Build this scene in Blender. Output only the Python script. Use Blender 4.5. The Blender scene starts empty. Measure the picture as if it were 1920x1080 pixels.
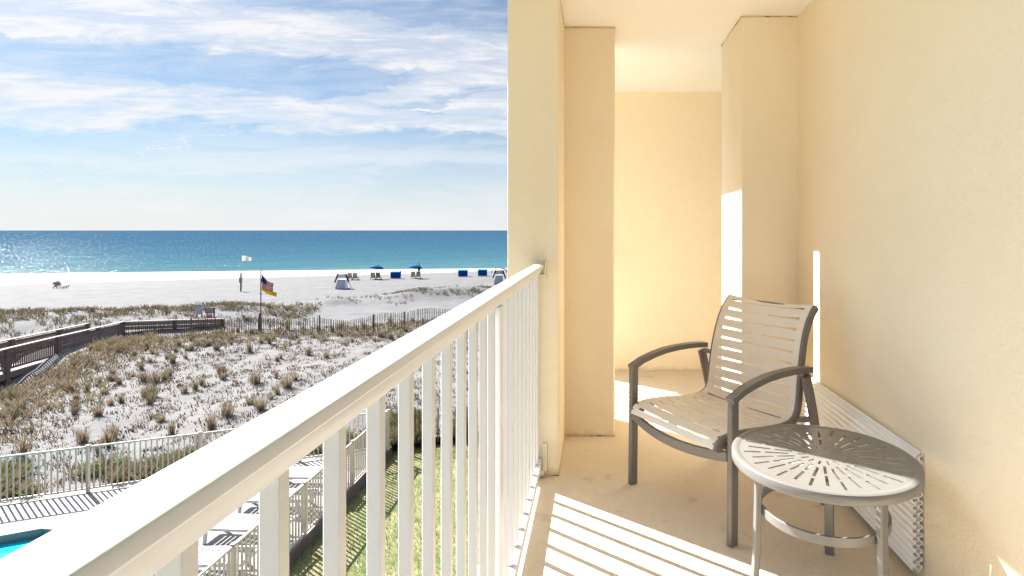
import bpy, bmesh, math, random
from math import radians, sin, cos, tan, pi, sqrt, atan2, hypot
from mathutils import Vector, Matrix, noise as mnoise

R = random.Random(7)
SC = bpy.context.scene
COL = SC.collection

# ------------------------------------------------------------------ camera, sky, sun, exposure
FL = 5.55                 # balcony floor level above the pool deck
CAMZ = FL + 1.25
cam_d = bpy.data.cameras.new('camera'); cam = bpy.data.objects.new('camera', cam_d); COL.objects.link(cam)
cam.location = (0, 0, CAMZ); cam.rotation_euler = (radians(90), 0, 0)
cam_d.sensor_width = 36; cam_d.lens = 36*1050/1920
cam_d.shift_x = -157/1920; cam_d.shift_y = -108/1920
cam_d.clip_start = 0.03; cam_d.clip_end = 90000
SC.camera = cam

SUN_EL = radians(40.5); SUN_AZ = radians(-53.2)      # azimuth from +Y, negative to the left
SUN_STRENGTH = 5.0; SKY_STRENGTH = 0.05; EXPOSURE = 2.02
SC.view_settings.view_transform = 'Standard'; SC.view_settings.look = 'None'
SC.view_settings.exposure = EXPOSURE; SC.view_settings.gamma = 1; SC.view_settings.use_curve_mapping = False
SC.cycles.max_bounces = 16; SC.cycles.diffuse_bounces = 10; SC.cycles.glossy_bounces = 4
SC.cycles.sample_clamp_indirect = 8
SC.cycles.use_denoising = True

sd = bpy.data.lights.new('sun', 'SUN'); sun = bpy.data.objects.new('sun', sd); COL.objects.link(sun)
sd.energy = SUN_STRENGTH; sd.angle = radians(0.5); sd.color = (1, 0.965, 0.90)
sun.rotation_euler = Vector((-sin(SUN_AZ)*cos(SUN_EL), -cos(SUN_AZ)*cos(SUN_EL), -sin(SUN_EL))).to_track_quat('-Z', 'Y').to_euler()
sun.location = (-20, 15, 30)

class NT:
    """small wrapper for building node trees"""
    def __init__(s, tree): s.t = tree; s.n = tree.nodes; s.l = tree.links
    def new(s, t, **k):
        o = s.n.new(t)
        for a, b in k.items(): setattr(o, a, b)
        return o
    def put(s, sock, v):
        if hasattr(v, 'is_output'): s.l.new(v, sock)
        else: sock.default_value = v
    def math(s, op, a, b=0.0, c=0.0, clamp=False):
        o = s.new('ShaderNodeMath', operation=op, use_clamp=clamp)
        s.put(o.inputs[0], a); s.put(o.inputs[1], b); s.put(o.inputs[2], c)
        return o.outputs[0]
    def vmath(s, op, a, b=(0, 0, 0)):
        o = s.new('ShaderNodeVectorMath', operation=op)
        s.put(o.inputs[0], a); s.put(o.inputs[1], b)
        return o.outputs['Value'] if op == 'DOT_PRODUCT' else o.outputs[0]
    def xyz(s, x, y, z):
        o = s.new('ShaderNodeCombineXYZ')
        for i, v in enumerate((x, y, z)): s.put(o.inputs[i], v)
        return o.outputs[0]
    def sep(s, v):
        o = s.new('ShaderNodeSeparateXYZ'); s.put(o.inputs[0], v); return o.outputs
    def noise(s, vec, scale, detail=4, rough=.55, dist=0.0):
        o = s.new('ShaderNodeTexNoise'); s.put(o.inputs['Vector'], vec)
        o.inputs['Scale'].default_value = scale; o.inputs['Detail'].default_value = detail
        o.inputs['Roughness'].default_value = rough; o.inputs['Distortion'].default_value = dist
        return o.outputs[0]
    def ramp(s, f, pts, interp='LINEAR'):
        o = s.new('ShaderNodeValToRGB'); o.color_ramp.interpolation = interp; s.put(o.inputs[0], f)
        e = o.color_ramp.elements
        while len(e) < len(pts): e.new(0.5)
        for i, (p, c) in enumerate(pts):
            e[i].position = p; e[i].color = (c, c, c, 1) if isinstance(c, (int, float)) else (*c, 1)
        return o.outputs[0]
    def mix(s, f, a, b):
        o = s.new('ShaderNodeMix', data_type='RGBA')
        s.put(o.inputs[0], f)
        for sock, v in ((o.inputs[6], a), (o.inputs[7], b)):
            s.put(sock, v if hasattr(v, 'is_output') else (*v, 1) if len(v) == 3 else v)
        return o.outputs[2]
    def curve(s, f, pts):
        o = s.new('ShaderNodeFloatCurve'); s.put(o.inputs['Value'], f)
        c = o.mapping.curves[0]
        while len(c.points) < len(pts): c.points.new(0.5, 0.5)
        for i, (x, y) in enumerate(pts): c.points[i].location = (x, y)
        o.mapping.update(); return o.outputs[0]
    def bump(s, h, strength, dist):
        o = s.new('ShaderNodeBump'); s.put(o.inputs['Height'], h)
        o.inputs['Strength'].default_value = strength; o.inputs['Distance'].default_value = dist
        return o.outputs[0]

def build_world():
    w = bpy.data.worlds.new('World'); SC.world = w; w.use_nodes = True
    n = NT(w.node_tree); n.n.clear()
    out = n.new('ShaderNodeOutputWorld'); bg = n.new('ShaderNodeBackground')
    sky = n.new('ShaderNodeTexSky'); sky.sky_type = 'NISHITA'; sky.sun_disc = False
    sky.sun_elevation = SUN_EL; sky.sun_rotation = SUN_AZ; sky.altitude = 0; sky.air_density = 1.0; sky.dust_density = .6; sky.ozone_density = 2.0
    d = n.new('ShaderNodeTexCoord').outputs['Generated']
    x, y, z = n.sep(d)
    yy = n.math('MAXIMUM', n.math('ABSOLUTE', y), .22)
    u = n.math('DIVIDE', x, yy); v = n.math('DIVIDE', z, yy)          # bearing and height of a cloud
    # u -1.06..-.16 is the strip of sky over the beach
    t = n.math('DIVIDE', n.math('ADD', u, 1.1), 1.0)                       # 0..1 over that strip
    tc = n.math('MINIMUM', n.math('MAXIMUM', t, 0.0), 1.0)
    nv = n.xyz(n.math('MULTIPLY', u, 1.0), n.math('MULTIPLY', v, 3.2), 0.37)
    big = n.noise(nv, 2.3, 5, .55, .4)
    fine = n.noise(n.xyz(n.math('MULTIPLY', u, 1.6), n.math('MULTIPLY', v, 6.0), 1.7), 5.0, 10, .66, .9)
    wisp = n.noise(n.xyz(n.math('ADD', n.math('MULTIPLY', u, 1.2), n.math('MULTIPLY', v, .5)), n.math('MULTIPLY', v, 11.0), 4.1), 3.2, 9, .66, .7)
    vw = n.math('ADD', v, n.math('MULTIPLY', n.math('SUBTRACT', big, .5), .09))
    vw = n.math('ADD', vw, n.math('MULTIPLY', n.math('SUBTRACT', fine, .5), .075))
    def band(cpts, wpts, soft=1.0):
        c = n.math('MULTIPLY', n.curve(tc, cpts), .5); wd = n.math('MULTIPLY', n.curve(tc, wpts), .1)
        q = n.math('DIVIDE', n.math('ABSOLUTE', n.math('SUBTRACT', vw, c)), n.math('MAXIMUM', wd, .001))
        return n.math('SUBTRACT', soft, n.math('MULTIPLY', q, soft), clamp=True)
    P = lambda px, py: ((((px-1117)/1050)+1.1), ((432-py)/1050)/.5)
    W = lambda px, hw: ((((px-1117)/1050)+1.1), (hw/1050)/.1)
    A = band([P(0, 12), P(300, 30), P(560, 62), P(800, 92), P(950, 110)], [W(0, 62), W(300, 64), W(560, 52), W(800, 56), W(950, 60)], 2.4)
    B = band([P(0, 178), P(130, 200), P(330, 200), P(560, 212), P(760, 222), P(950, 236)], [W(0, 66), W(130, 68), W(330, 42), W(560, 33), W(760, 30), W(950, 22)], 2.6)
    Cc = band([P(560, 212), P(640, 192), P(760, 160), P(860, 135), P(950, 115)], [W(500, 4), W(600, 16), W(700, 20), W(820, 26), W(950, 36)], 1.8)
    D = band([P(600, 190), P(800, 192), P(880, 190), P(950, 192)], [W(700, 1), W(810, 6), W(860, 26), W(950, 34)], 1.8)
    E = band([P(0, 296), P(300, 306), P(600, 292), P(950, 300)], [W(0, 12), W(300, 34), W(600, 36), W(950, 30)], .6)
    m = n.math('MAXIMUM', n.math('MAXIMUM', A, B), n.math('MAXIMUM', Cc, D))
    m = n.math('MAXIMUM', n.math('MINIMUM', m, 1.0), E)
    tex = n.ramp(wisp, [(.30, .25), (.66, 1.0)])
    tex2 = n.ramp(fine, [(.28, .45), (.62, 1.0)])
    cov = n.math('MULTIPLY', n.math('MULTIPLY', m, tex), tex2)
    cov = n.ramp(cov, [(.0, 0), (.30, .42), (.80, 1)], 'EASE')
    thin = n.math('MULTIPLY', n.ramp(n.math('MULTIPLY', wisp, tex2), [(.30, 0), (.62, .38)]), 1.0)
    cov = n.math('MAXIMUM', cov, thin)
    # elsewhere (behind, overhead) a broken cover
    low = n.ramp(v, [(0, 1), (.035, .84), (.09, .46), (.19, .04)])             # whitish air near the horizon
    tint = n.vmath('MULTIPLY', sky.outputs[0], (.30, .405, .485))
    skyc = n.mix(n.math('MULTIPLY', low, .86), tint, (4.45, 4.45, 4.6))
    skyc = n.mix(n.math('MULTIPLY', n.ramp(big, [(.25, .05), (.75, .34)]), 1.0), skyc, (4.3, 4.5, 4.7))
    col = n.mix(n.math('MULTIPLY', cov, .92), skyc, (4.8, 4.75, 4.8))
    # added sun glow to light the walls; landward sky dimmed to darken the column
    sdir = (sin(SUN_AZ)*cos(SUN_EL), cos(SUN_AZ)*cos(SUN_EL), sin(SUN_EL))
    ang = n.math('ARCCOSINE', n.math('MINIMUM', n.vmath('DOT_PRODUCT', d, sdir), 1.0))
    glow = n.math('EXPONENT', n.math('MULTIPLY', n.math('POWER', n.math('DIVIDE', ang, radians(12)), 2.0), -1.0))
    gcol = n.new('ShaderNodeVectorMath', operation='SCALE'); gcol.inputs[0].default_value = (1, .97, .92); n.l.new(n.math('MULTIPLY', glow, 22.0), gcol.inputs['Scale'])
    back = n.ramp(n.math('ADD', n.math('MULTIPLY', y, .5), .5), [(.40, 1), (.56, 0)])
    clear = n.vmath('MULTIPLY', sky.outputs[0], (.34, .40, .46))
    col = n.mix(back, col, clear)
    up = n.math('ADD', 1.0, n.math('MULTIPLY', n.math('MULTIPLY', n.ramp(n.math('MULTIPLY', v, .5), [(.22, 0), (.42, 1)], 'EASE'), n.math('SUBTRACT', 1.0, back)), 2.4))  # high sky out of view brightened to light the balcony walls
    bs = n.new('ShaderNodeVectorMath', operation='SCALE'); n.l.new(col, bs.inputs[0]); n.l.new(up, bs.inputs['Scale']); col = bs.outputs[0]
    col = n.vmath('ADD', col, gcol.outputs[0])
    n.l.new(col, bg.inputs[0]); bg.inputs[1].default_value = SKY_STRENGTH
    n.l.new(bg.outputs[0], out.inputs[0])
build_world()

# ------------------------------------------------------------------ helpers
class MB:
    def __init__(s): s.v = []; s.f = []; s.m = []
    def add(s, vs, fs, mi=0):
        o = len(s.v); s.v += [tuple(p) for p in vs]
        s.f += [tuple(i+o for i in f) for f in fs]; s.m += [mi]*len(fs); return s
    def box(s, a, b, mi=0):
        x0, y0, z0 = a; x1, y1, z1 = b
        return s.add([(x0,y0,z0),(x1,y0,z0),(x1,y1,z0),(x0,y1,z0),(x0,y0,z1),(x1,y0,z1),(x1,y1,z1),(x0,y1,z1)],
              [(0,3,2,1),(4,5,6,7),(0,1,5,4),(1,2,6,5),(2,3,7,6),(3,0,4,7)], mi)
    def bar(s, a, b, w, h, up=(0,0,1), mi=0):
        """box beam from a to b, w sideways, h along up"""
        a = Vector(a); b = Vector(b); d = (b-a).normalized(); up = Vector(up)
        if abs(d.dot(up)) > .98: up = Vector((0,1,0)) if abs(d.y) < .9 else Vector((1,0,0))
        sd_ = d.cross(up).normalized()*w/2; u = sd_.cross(d).normalized()*h/2
        vs = [p+q for p in (a, b) for q in (-sd_-u, sd_-u, sd_+u, -sd_+u)]
        return s.add(vs, [(0,1,2,3)[::-1],(4,5,6,7),(0,1,5,4),(1,2,6,5),(2,3,7,6),(3,0,4,7)], mi)
    def sweep(s, path, prof, side, mi=0, closed=False):
        """prof (p,q): p along the fixed side vector, q along side x tangent; mitred"""
        path = [Vector(p) for p in path]; side = Vector(side).normalized(); n = len(path); k = len(prof); vs = []
        for i, p in enumerate(path):
            if closed: t0 = (p-path[i-1]).normalized(); t1 = (path[(i+1) % n]-p).normalized()
            else:
                t0 = (p-path[i-1]).normalized() if i else (path[1]-p).normalized()
                t1 = (path[i+1]-p).normalized() if i < n-1 else t0
            t = (t0+t1).normalized(); nn = side.cross(t).normalized(); sc = 1/max(.35, t.dot(t1))
            for (a, b) in prof: vs.append(p+side*a+nn*b*sc)
        fs = []
        for i in range(n if closed else n-1):
            j = (i+1) % n
            for q in range(k): fs.append((i*k+q, i*k+(q+1) % k, j*k+(q+1) % k, j*k+q))
        if not closed: fs += [tuple(range(k))[::-1], tuple((n-1)*k+q for q in range(k))]
        return s.add(vs, fs, mi)
    def tube(s, path, r, k=10, mi=0, r2=None):
        path = [Vector(p) for p in path]; n = len(path); vs = []; ref = None
        for i, p in enumerate(path):
            t = (path[min(i+1, n-1)]-path[max(i-1, 0)]).normalized()
            if ref is None: ref = Vector((0,0,1)) if abs(t.z) < .9 else Vector((1,0,0))
            a = t.cross(ref).normalized(); b = a.cross(t).normalized(); ref = b
            rr = r if r2 is None else r+(r2-r)*i/(n-1)
            vs += [p+(a*cos(2*pi*q/k)+b*sin(2*pi*q/k))*rr for q in range(k)]
        fs = [(i*k+q, i*k+(q+1) % k, (i+1)*k+(q+1) % k, (i+1)*k+q) for i in range(n-1) for q in range(k)]
        fs += [tuple(range(k))[::-1], tuple((n-1)*k+q for q in range(k))]
        return s.add(vs, fs, mi)
    def lathe(s, prof, k=64, c=(0,0,0), mi=0):
        """closed (r,z) profile spun round z"""
        m = len(prof); vs = [(c[0]+r*cos(2*pi*i/k), c[1]+r*sin(2*pi*i/k), c[2]+z) for i in range(k) for r, z in prof]
        fs = [(i*m+q, ((i+1) % k)*m+q, ((i+1) % k)*m+(q+1) % m, i*m+(q+1) % m) for i in range(k) for q in range(m)]
        return s.add(vs, fs, mi)
    def build(s, name, mats, parent=None, smooth=False, bevel=0.0, seg=2, origin=None, solid=0.0, fixn=True, subsurf=0):
        me = bpy.data.meshes.new(name)
        o0 = Vector(origin) if origin else Vector((0,0,0))
        me.from_pydata([tuple(Vector(p)-o0) for p in s.v], [], s.f)
        if not isinstance(mats, (list, tuple)): mats = [mats]
        for m in mats: me.materials.append(m)
        if len(mats) > 1: me.polygons.foreach_set('material_index', s.m)
        if fixn:
            b = bmesh.new(); b.from_mesh(me); bmesh.ops.recalc_face_normals(b, faces=b.faces); b.to_mesh(me); b.free()
        if smooth: me.polygons.foreach_set('use_smooth', [True]*len(me.polygons))
        ob = bpy.data.objects.new(name, me); COL.objects.link(ob); ob.location = o0
        if parent: ob.parent = parent
        if solid:
            md = ob.modifiers.new('solid', 'SOLIDIFY'); md.thickness = solid; md.offset = 0
        if bevel:
            md = ob.modifiers.new('bevel', 'BEVEL'); md.width = bevel; md.segments = seg; md.limit_method = 'ANGLE'; md.angle_limit = radians(40)
            me.polygons.foreach_set('use_smooth', [True]*len(me.polygons))
            md.harden_normals = True
        if subsurf:
            md = ob.modifiers.new('sub', 'SUBSURF'); md.levels = subsurf; md.render_levels = subsurf
        return ob

def tag(o, label=None, cat=None, group=None, kind=None):
    if label: o['label'] = label
    if cat: o['category'] = cat
    if group: o['group'] = group
    if kind: o['kind'] = kind
    return o
def empty(name, loc=(0,0,0), rz=0.0, label=None, cat=None, group=None):
    o = bpy.data.objects.new(name, None); COL.objects.link(o); o.location = loc; o.rotation_euler = (0, 0, rz)
    o.empty_display_size = .2
    return tag(o, label, cat, group)
def copy_tree(o, loc, rz, label=None, group=None, scale=None):
    r = o.copy(); COL.objects.link(r); r.location = loc; r.rotation_euler = (0, 0, rz)
    if scale: r.scale = (scale,)*3
    if label: r['label'] = label
    if group: r['group'] = group
    def kids(src, dst):
        for ch in list(src.children):
            if ch.name in done: continue
            c = ch.copy(); COL.objects.link(c); c.parent = dst; done.add(c.name); kids(ch, c)
    done = set(); kids(o, r)
    return r

def mat(name, col, rough=.6, metal=0.0, col2=None, nscale=3.0, bump=0.0, bscale=60.0, bdist=.002, spec=.5, local=False, bdetail=3, coat=0.0, spots=None, trans=0.0):
    m = bpy.data.materials.new(name); m.use_nodes = True; n = NT(m.node_tree)
    b = n.n['Principled BSDF']; b.inputs['Roughness'].default_value = rough; b.inputs['Metallic'].default_value = metal
    b.inputs['Specular IOR Level'].default_value = spec; b.inputs['Base Color'].default_value = (*col, 1)
    if coat: b.inputs['Coat Weight'].default_value = coat; b.inputs['Coat Roughness'].default_value = .15
    p = n.new('ShaderNodeTexCoord').outputs['Object'] if local else n.new('ShaderNodeNewGeometry').outputs['Position']
    c = None
    if col2:
        f = n.ramp(n.noise(p, nscale, 6, .6), [(.35, 0), (.68, 1)]); c = n.mix(f, col, col2)
    if spots:
        sc, lo, hi, sc_col = spots
        f = n.ramp(n.noise(p, sc, 5, .6), [(lo, 0), (hi, 1)]); c = n.mix(f, c if c else col, sc_col)
    if c: n.l.new(c, b.inputs['Base Color'])
    if bump: n.l.new(n.bump(n.noise(p, bscale, bdetail, .6), bump, bdist), b.inputs['Normal'])
    if trans:
        # thin leaves and cloth let some light through
        tr = n.new('ShaderNodeBsdfTranslucent'); mx = n.new('ShaderNodeMixShader'); mx.inputs[0].default_value = trans
        if c: n.l.new(c, tr.inputs[0])
        else: tr.inputs[0].default_value = (*col, 1)
        n.l.new(b.outputs[0], mx.inputs[1]); n.l.new(tr.outputs[0], mx.inputs[2]); n.l.new(mx.outputs[0], n.n['Material Output'].inputs[0])
    return m

M = {}
def stucco_mat(name, c1, c2):
    m = mat(name, c1, .88, spec=.18); n = NT(m.node_tree); b = n.n['Principled BSDF']
    p = n.new('ShaderNodeNewGeometry').outputs['Position']; x, y, z = n.sep(p)
    c = n.mix(n.ramp(n.noise(p, 1.4, 7, .65), [(.32, 0), (.70, 1)]), c1, c2)
    patch = n.ramp(n.noise(p, 4.5, 5, .7, .8), [(.60, 0), (.72, .35)])
    c = n.mix(patch, c, tuple(min(.9, q*1.05) for q in c1))
    fleck = n.ramp(n.noise(p, 60, 3, .6), [(.66, 0), (.74, .35)])
    c = n.mix(fleck, c, tuple(q*.80 for q in c2))
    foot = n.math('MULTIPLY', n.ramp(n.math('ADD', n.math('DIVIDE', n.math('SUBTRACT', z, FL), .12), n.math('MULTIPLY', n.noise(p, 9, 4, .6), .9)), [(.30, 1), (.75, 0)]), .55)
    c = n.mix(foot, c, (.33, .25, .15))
    n.l.new(c, b.inputs['Base Color'])
    h = n.math('ADD', n.noise(p, 85, 5, .65), n.math('ADD', n.math('MULTIPLY', n.noise(p, 9, 3, .5), 1.6), n.math('MULTIPLY', n.noise(p, 240, 2, .5), .35)))
    n.l.new(n.bump(h, .85, .0055), b.inputs['Normal'])
    return m
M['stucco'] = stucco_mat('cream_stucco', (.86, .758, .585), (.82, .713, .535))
M['stucco_ceiling'] = mat('pale_ceiling_stucco', (.88, .865, .83), .9, col2=(.86, .84, .80), nscale=1.6, bump=.3, bscale=140, bdist=.002, spec=.2)
M['white_paint'] = mat('white_rail_paint', (.68, .70, .725), .38, spots=(38, .70, .78, (.52, .44, .34)), col2=(.68, .695, .715), nscale=6, bump=.04, bscale=40, bdist=.001)
M['fence_paint'] = mat('pool_fence_paint', (.57, .515, .42), .45, col2=(.52, .465, .37), nscale=4)
M['taupe'] = mat('taupe_powder_coat', (.175, .155, .14), .42, col2=(.16, .141, .127), nscale=9, local=True, bump=.05, bscale=400, bdist=.0005)
M['silver'] = mat('champagne_powder_coat', (.225, .218, .21), .36, metal=.2, col2=(.21, .203, .195), nscale=8, local=True, bump=.05, bscale=400, bdist=.0005)
M['sling'] = mat('beige_vinyl_strap', (.76, .685, .605), .48, col2=(.735, .655, .575), nscale=6, local=True, bump=.05, bscale=250, bdist=.0006)
M['shutter'] = mat('white_corrugated_metal', (.88, .88, .87), .45, col2=(.85, .845, .83), nscale=5, spots=(14, .70, .78, (.68, .62, .54)))
M['bracket_paint'] = mat('cream_bracket_paint', (.70, .63, .50), .5)
M['joint'] = mat('cracked_sealant', (.60, .48, .32), .9, spots=(11, .52, .62, (.20, .15, .09)))
M['brass'] = mat('dull_metal_bracket', (.42, .36, .26), .4, metal=.7)
M['dark_gap'] = mat('dark_sealant', (.10, .085, .06), .8)
M['wood'] = mat('weathered_dark_wood', (.095, .065, .06), .8, col2=(.13, .095, .088), nscale=2.5, bump=.3, bscale=12, bdist=.01)
M['wood_top'] = mat('grey_worn_board', (.26, .21, .195), .8, col2=(.20, .155, .145), nscale=3)
M['wood_mid'] = mat('sunworn_brown_board', (.36, .285, .245), .8, col2=(.28, .22, .19), nscale=3)
M['picket'] = mat('sand_fence_slat', (.085, .06, .045), .85, col2=(.16, .12, .09), nscale=3)
M['post'] = mat('rough_timber_post', (.11, .085, .06), .85, col2=(.16, .12, .09), nscale=4)
M['grass_tan'] = mat('dry_beach_grass', (.265, .21, .14), .75, col2=(.19, .15, .10), nscale=1.2, trans=.3)
M['grass_olive'] = mat('olive_beach_grass', (.145, .135, .07), .75, col2=(.20, .165, .09), nscale=.9, trans=.3)
M['grass_brown'] = mat('brown_dead_grass', (.165, .115, .085), .8, col2=(.21, .155, .11), nscale=1.0, trans=.25)
M['leaf_dark'] = mat('dark_dune_leaf', (.075, .07, .05), .7, col2=(.12, .10, .07), nscale=2.0, trans=.15)
M['leaf_green'] = mat('green_leaf', (.10, .17, .04), .6, col2=(.16, .20, .06), nscale=2.0, trans=.3)
M['lawn_blade'] = mat('lawn_blade', (.085, .13, .028), .6, col2=(.19, .19, .06), nscale=1.6, trans=.35)
M['blue'] = mat('bright_blue_canvas', (.006, .11, .42), .8, spec=.1, col2=(.005, .09, .33), nscale=3, trans=.15)
M['blue_light'] = mat('sky_blue_canvas', (.03, .26, .48), .7, trans=.15)
M['blue_umb'] = mat('teal_blue_canvas', (.005, .10, .27), .8, col2=(.004, .09, .24), nscale=4, spec=.08, trans=.25)
M['navy'] = mat('navy_canvas', (.015, .025, .075), .7)
M['white_cloth'] = mat('white_canvas', (.74, .74, .75), .8, col2=(.68, .68, .70), nscale=3, trans=.15)
M['dark_wood'] = mat('brown_lounger_wood', (.10, .075, .065), .7, col2=(.14, .11, .09), nscale=5)
M['cushion'] = mat('grey_lounger_slats', (.23, .19, .18), .7)
M['plastic'] = mat('white_resin', (.52, .52, .515), .4)
M['red_sign'] = mat('faded_red_paint', (.46, .10, .12), .6, col2=(.52, .17, .18), nscale=5)
M['white_sign'] = mat('white_sign_paint', (.78, .78, .78), .5)
M['grey_sign'] = mat('blue_grey_sign', (.42, .46, .52), .5, col2=(.50, .53, .56), nscale=4)
M['metal_pole'] = mat('grey_flag_pole', (.22, .21, .20), .5, metal=.3)
M['flag_red'] = mat('flag_red', (.42, .015, .03), .7, trans=.3)
M['flag_white'] = mat('flag_white', (.55, .55, .55), .7, trans=.3)
M['flag_blue'] = mat('flag_navy', (.03, .04, .16), .7, trans=.2)
M['flag_yellow'] = mat('flag_yellow', (.75, .55, .02), .7, trans=.3)
M['flag_pink'] = mat('flag_pale_red_letters', (.76, .64, .64), .8, trans=.45)
M['skin'] = mat('tanned_skin', (.28, .16, .11), .6)
M['swim'] = mat('dark_swimwear', (.02, .03, .05), .7)
M['hair'] = mat('dark_hair', (.03, .02, .015), .6)
M['deck'] = mat('pool_deck_concrete', (.225, .218, .216), .8, col2=(.185, .18, .178), nscale=.8, bump=.2, bscale=60, bdist=.003)
M['coping'] = mat('pool_coping_stone', (.27, .235, .215), .8, col2=(.225, .20, .18), nscale=2, bump=.3, bscale=40, bdist=.004)
M['pool_tile'] = mat('pool_wall_tile', (.22, .20, .18), .4)
M['board'] = mat('brown_kick_board', (.10, .065, .05), .8, col2=(.15, .10, .08), nscale=3)

def floor_mat():
    m = mat('sand_textured_floor_coating', (.60, .46, .31), .75, spec=.25); n = NT(m.node_tree); b = n.n['Principled BSDF']
    p = n.new('ShaderNodeNewGeometry').outputs['Position']
    big = n.ramp(n.noise(p, 2.2, 5, .6), [(.3, 0), (.7, 1)])
    c = n.mix(big, (.69, .595, .475), (.645, .55, .43))
    vor = n.new('ShaderNodeTexVoronoi'); vor.inputs['Scale'].default_value = 95; n.l.new(p, vor.inputs['Vector'])
    c = n.mix(n.ramp(n.noise(p, 130, 3, .7), [(.57, 0), (.68, .55)]), c, (.40, .30, .20))
    sx, sy, sz = n.sep(p)
    stain = n.math('MULTIPLY', n.ramp(n.noise(n.vmath('MULTIPLY', p, (1, 1, 0)), 5.5, 4, .6, .6), [(.61, 0), (.71, .38)]), 1.0)
    c = n.mix(stain, c, (.36, .26, .17))
    scuff = n.ramp(n.noise(n.vmath('MULTIPLY', p, (1, 2.6, 1)), 13, 3, .7, 1.2), [(.66, 0), (.71, .35)])
    c = n.mix(scuff, c, (.44, .35, .25))
    c = n.mix(n.ramp(n.noise(p, .9, 3, .5), [(.45, 0), (.65, .35)]), c, (.56, .46, .34))
    n.l.new(c, b.inputs['Base Color'])
    h = n.math('ADD', n.noise(p, 110, 4, .65), n.math('MULTIPLY', vor.outputs[0], .6))
    n.l.new(n.bump(h, .55, .004), b.inputs['Normal'])
    return m
M['floor'] = floor_mat()

# shore coordinates: a runs along the pool fence, s runs out to sea
P0 = Vector((-13.3, 14.5)); EA = Vector((.9206, .3906)); NS = Vector((-.3906, .9206))
def AS(a, s): q = P0+EA*a+NS*s; return q.x, q.y
def toAS(x, y): d = Vector((x, y))-P0; return d.dot(EA), d.dot(NS)
def ground_at(px, py, z=0.0):
    """point at height z seen at pixel (px,py) of the 1920 wide photograph"""
    Z = 1050*(CAMZ-z)/(py-432); return ((px-1117)*Z/1050, Z)

def sm(a, b, x):
    t = min(1, max(0, (x-a)/(b-a))); return t*t*(3-2*t)
SHORE = 89.0; SEA = -.55
def hz(x, y):
    a, s = toAS(x, y)
    nz = lambda f, k=0: mnoise.noise(Vector((x*f+k, y*f-k, k*1.7)))
    z = 0.02
    dune = sm(.3, 3.5, s)*(1-sm(23, 27, s))
    z += dune*(.18+.20*nz(.16)+.13*nz(.42, 3)+.06*nz(1.1, 9))
    z += .30*sm(13, 19, s)*(1-sm(21, 25, s))
    # dune beyond the boardwalk
    wl = 1-sm(-3.5, 4.5, a)
    z += wl*(.95+.35*nz(.13, 5)+.18*nz(.4, 2))*math.exp(-((s-32.5)/4.6)**2)
    z += wl*.35*sm(24, 27, s)*(1-sm(28, 31, s))*(.5+nz(.3, 8))
    # small dune to the right
    z += (1.05+.3*nz(.35, 4))*math.exp(-((a-15.5)/7.0)**2-((s-40)/2.6)**2)
    z += .5*math.exp(-((a-4.5)/1.6)**2-((s-38)/1.2)**2)
    beach = sm(24, 32, s)
    z += beach*(.05*nz(.25, 1)+.03*nz(.9, 6)+.02*nz(2.0, 7))*(1-sm(70, 85, s))
    z -= .55*sm(60, SHORE, s)
    z -= max(0, s-SHORE)*.06
    if s > SHORE-12: z += .05*nz(.05, 12)
    return z

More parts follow.
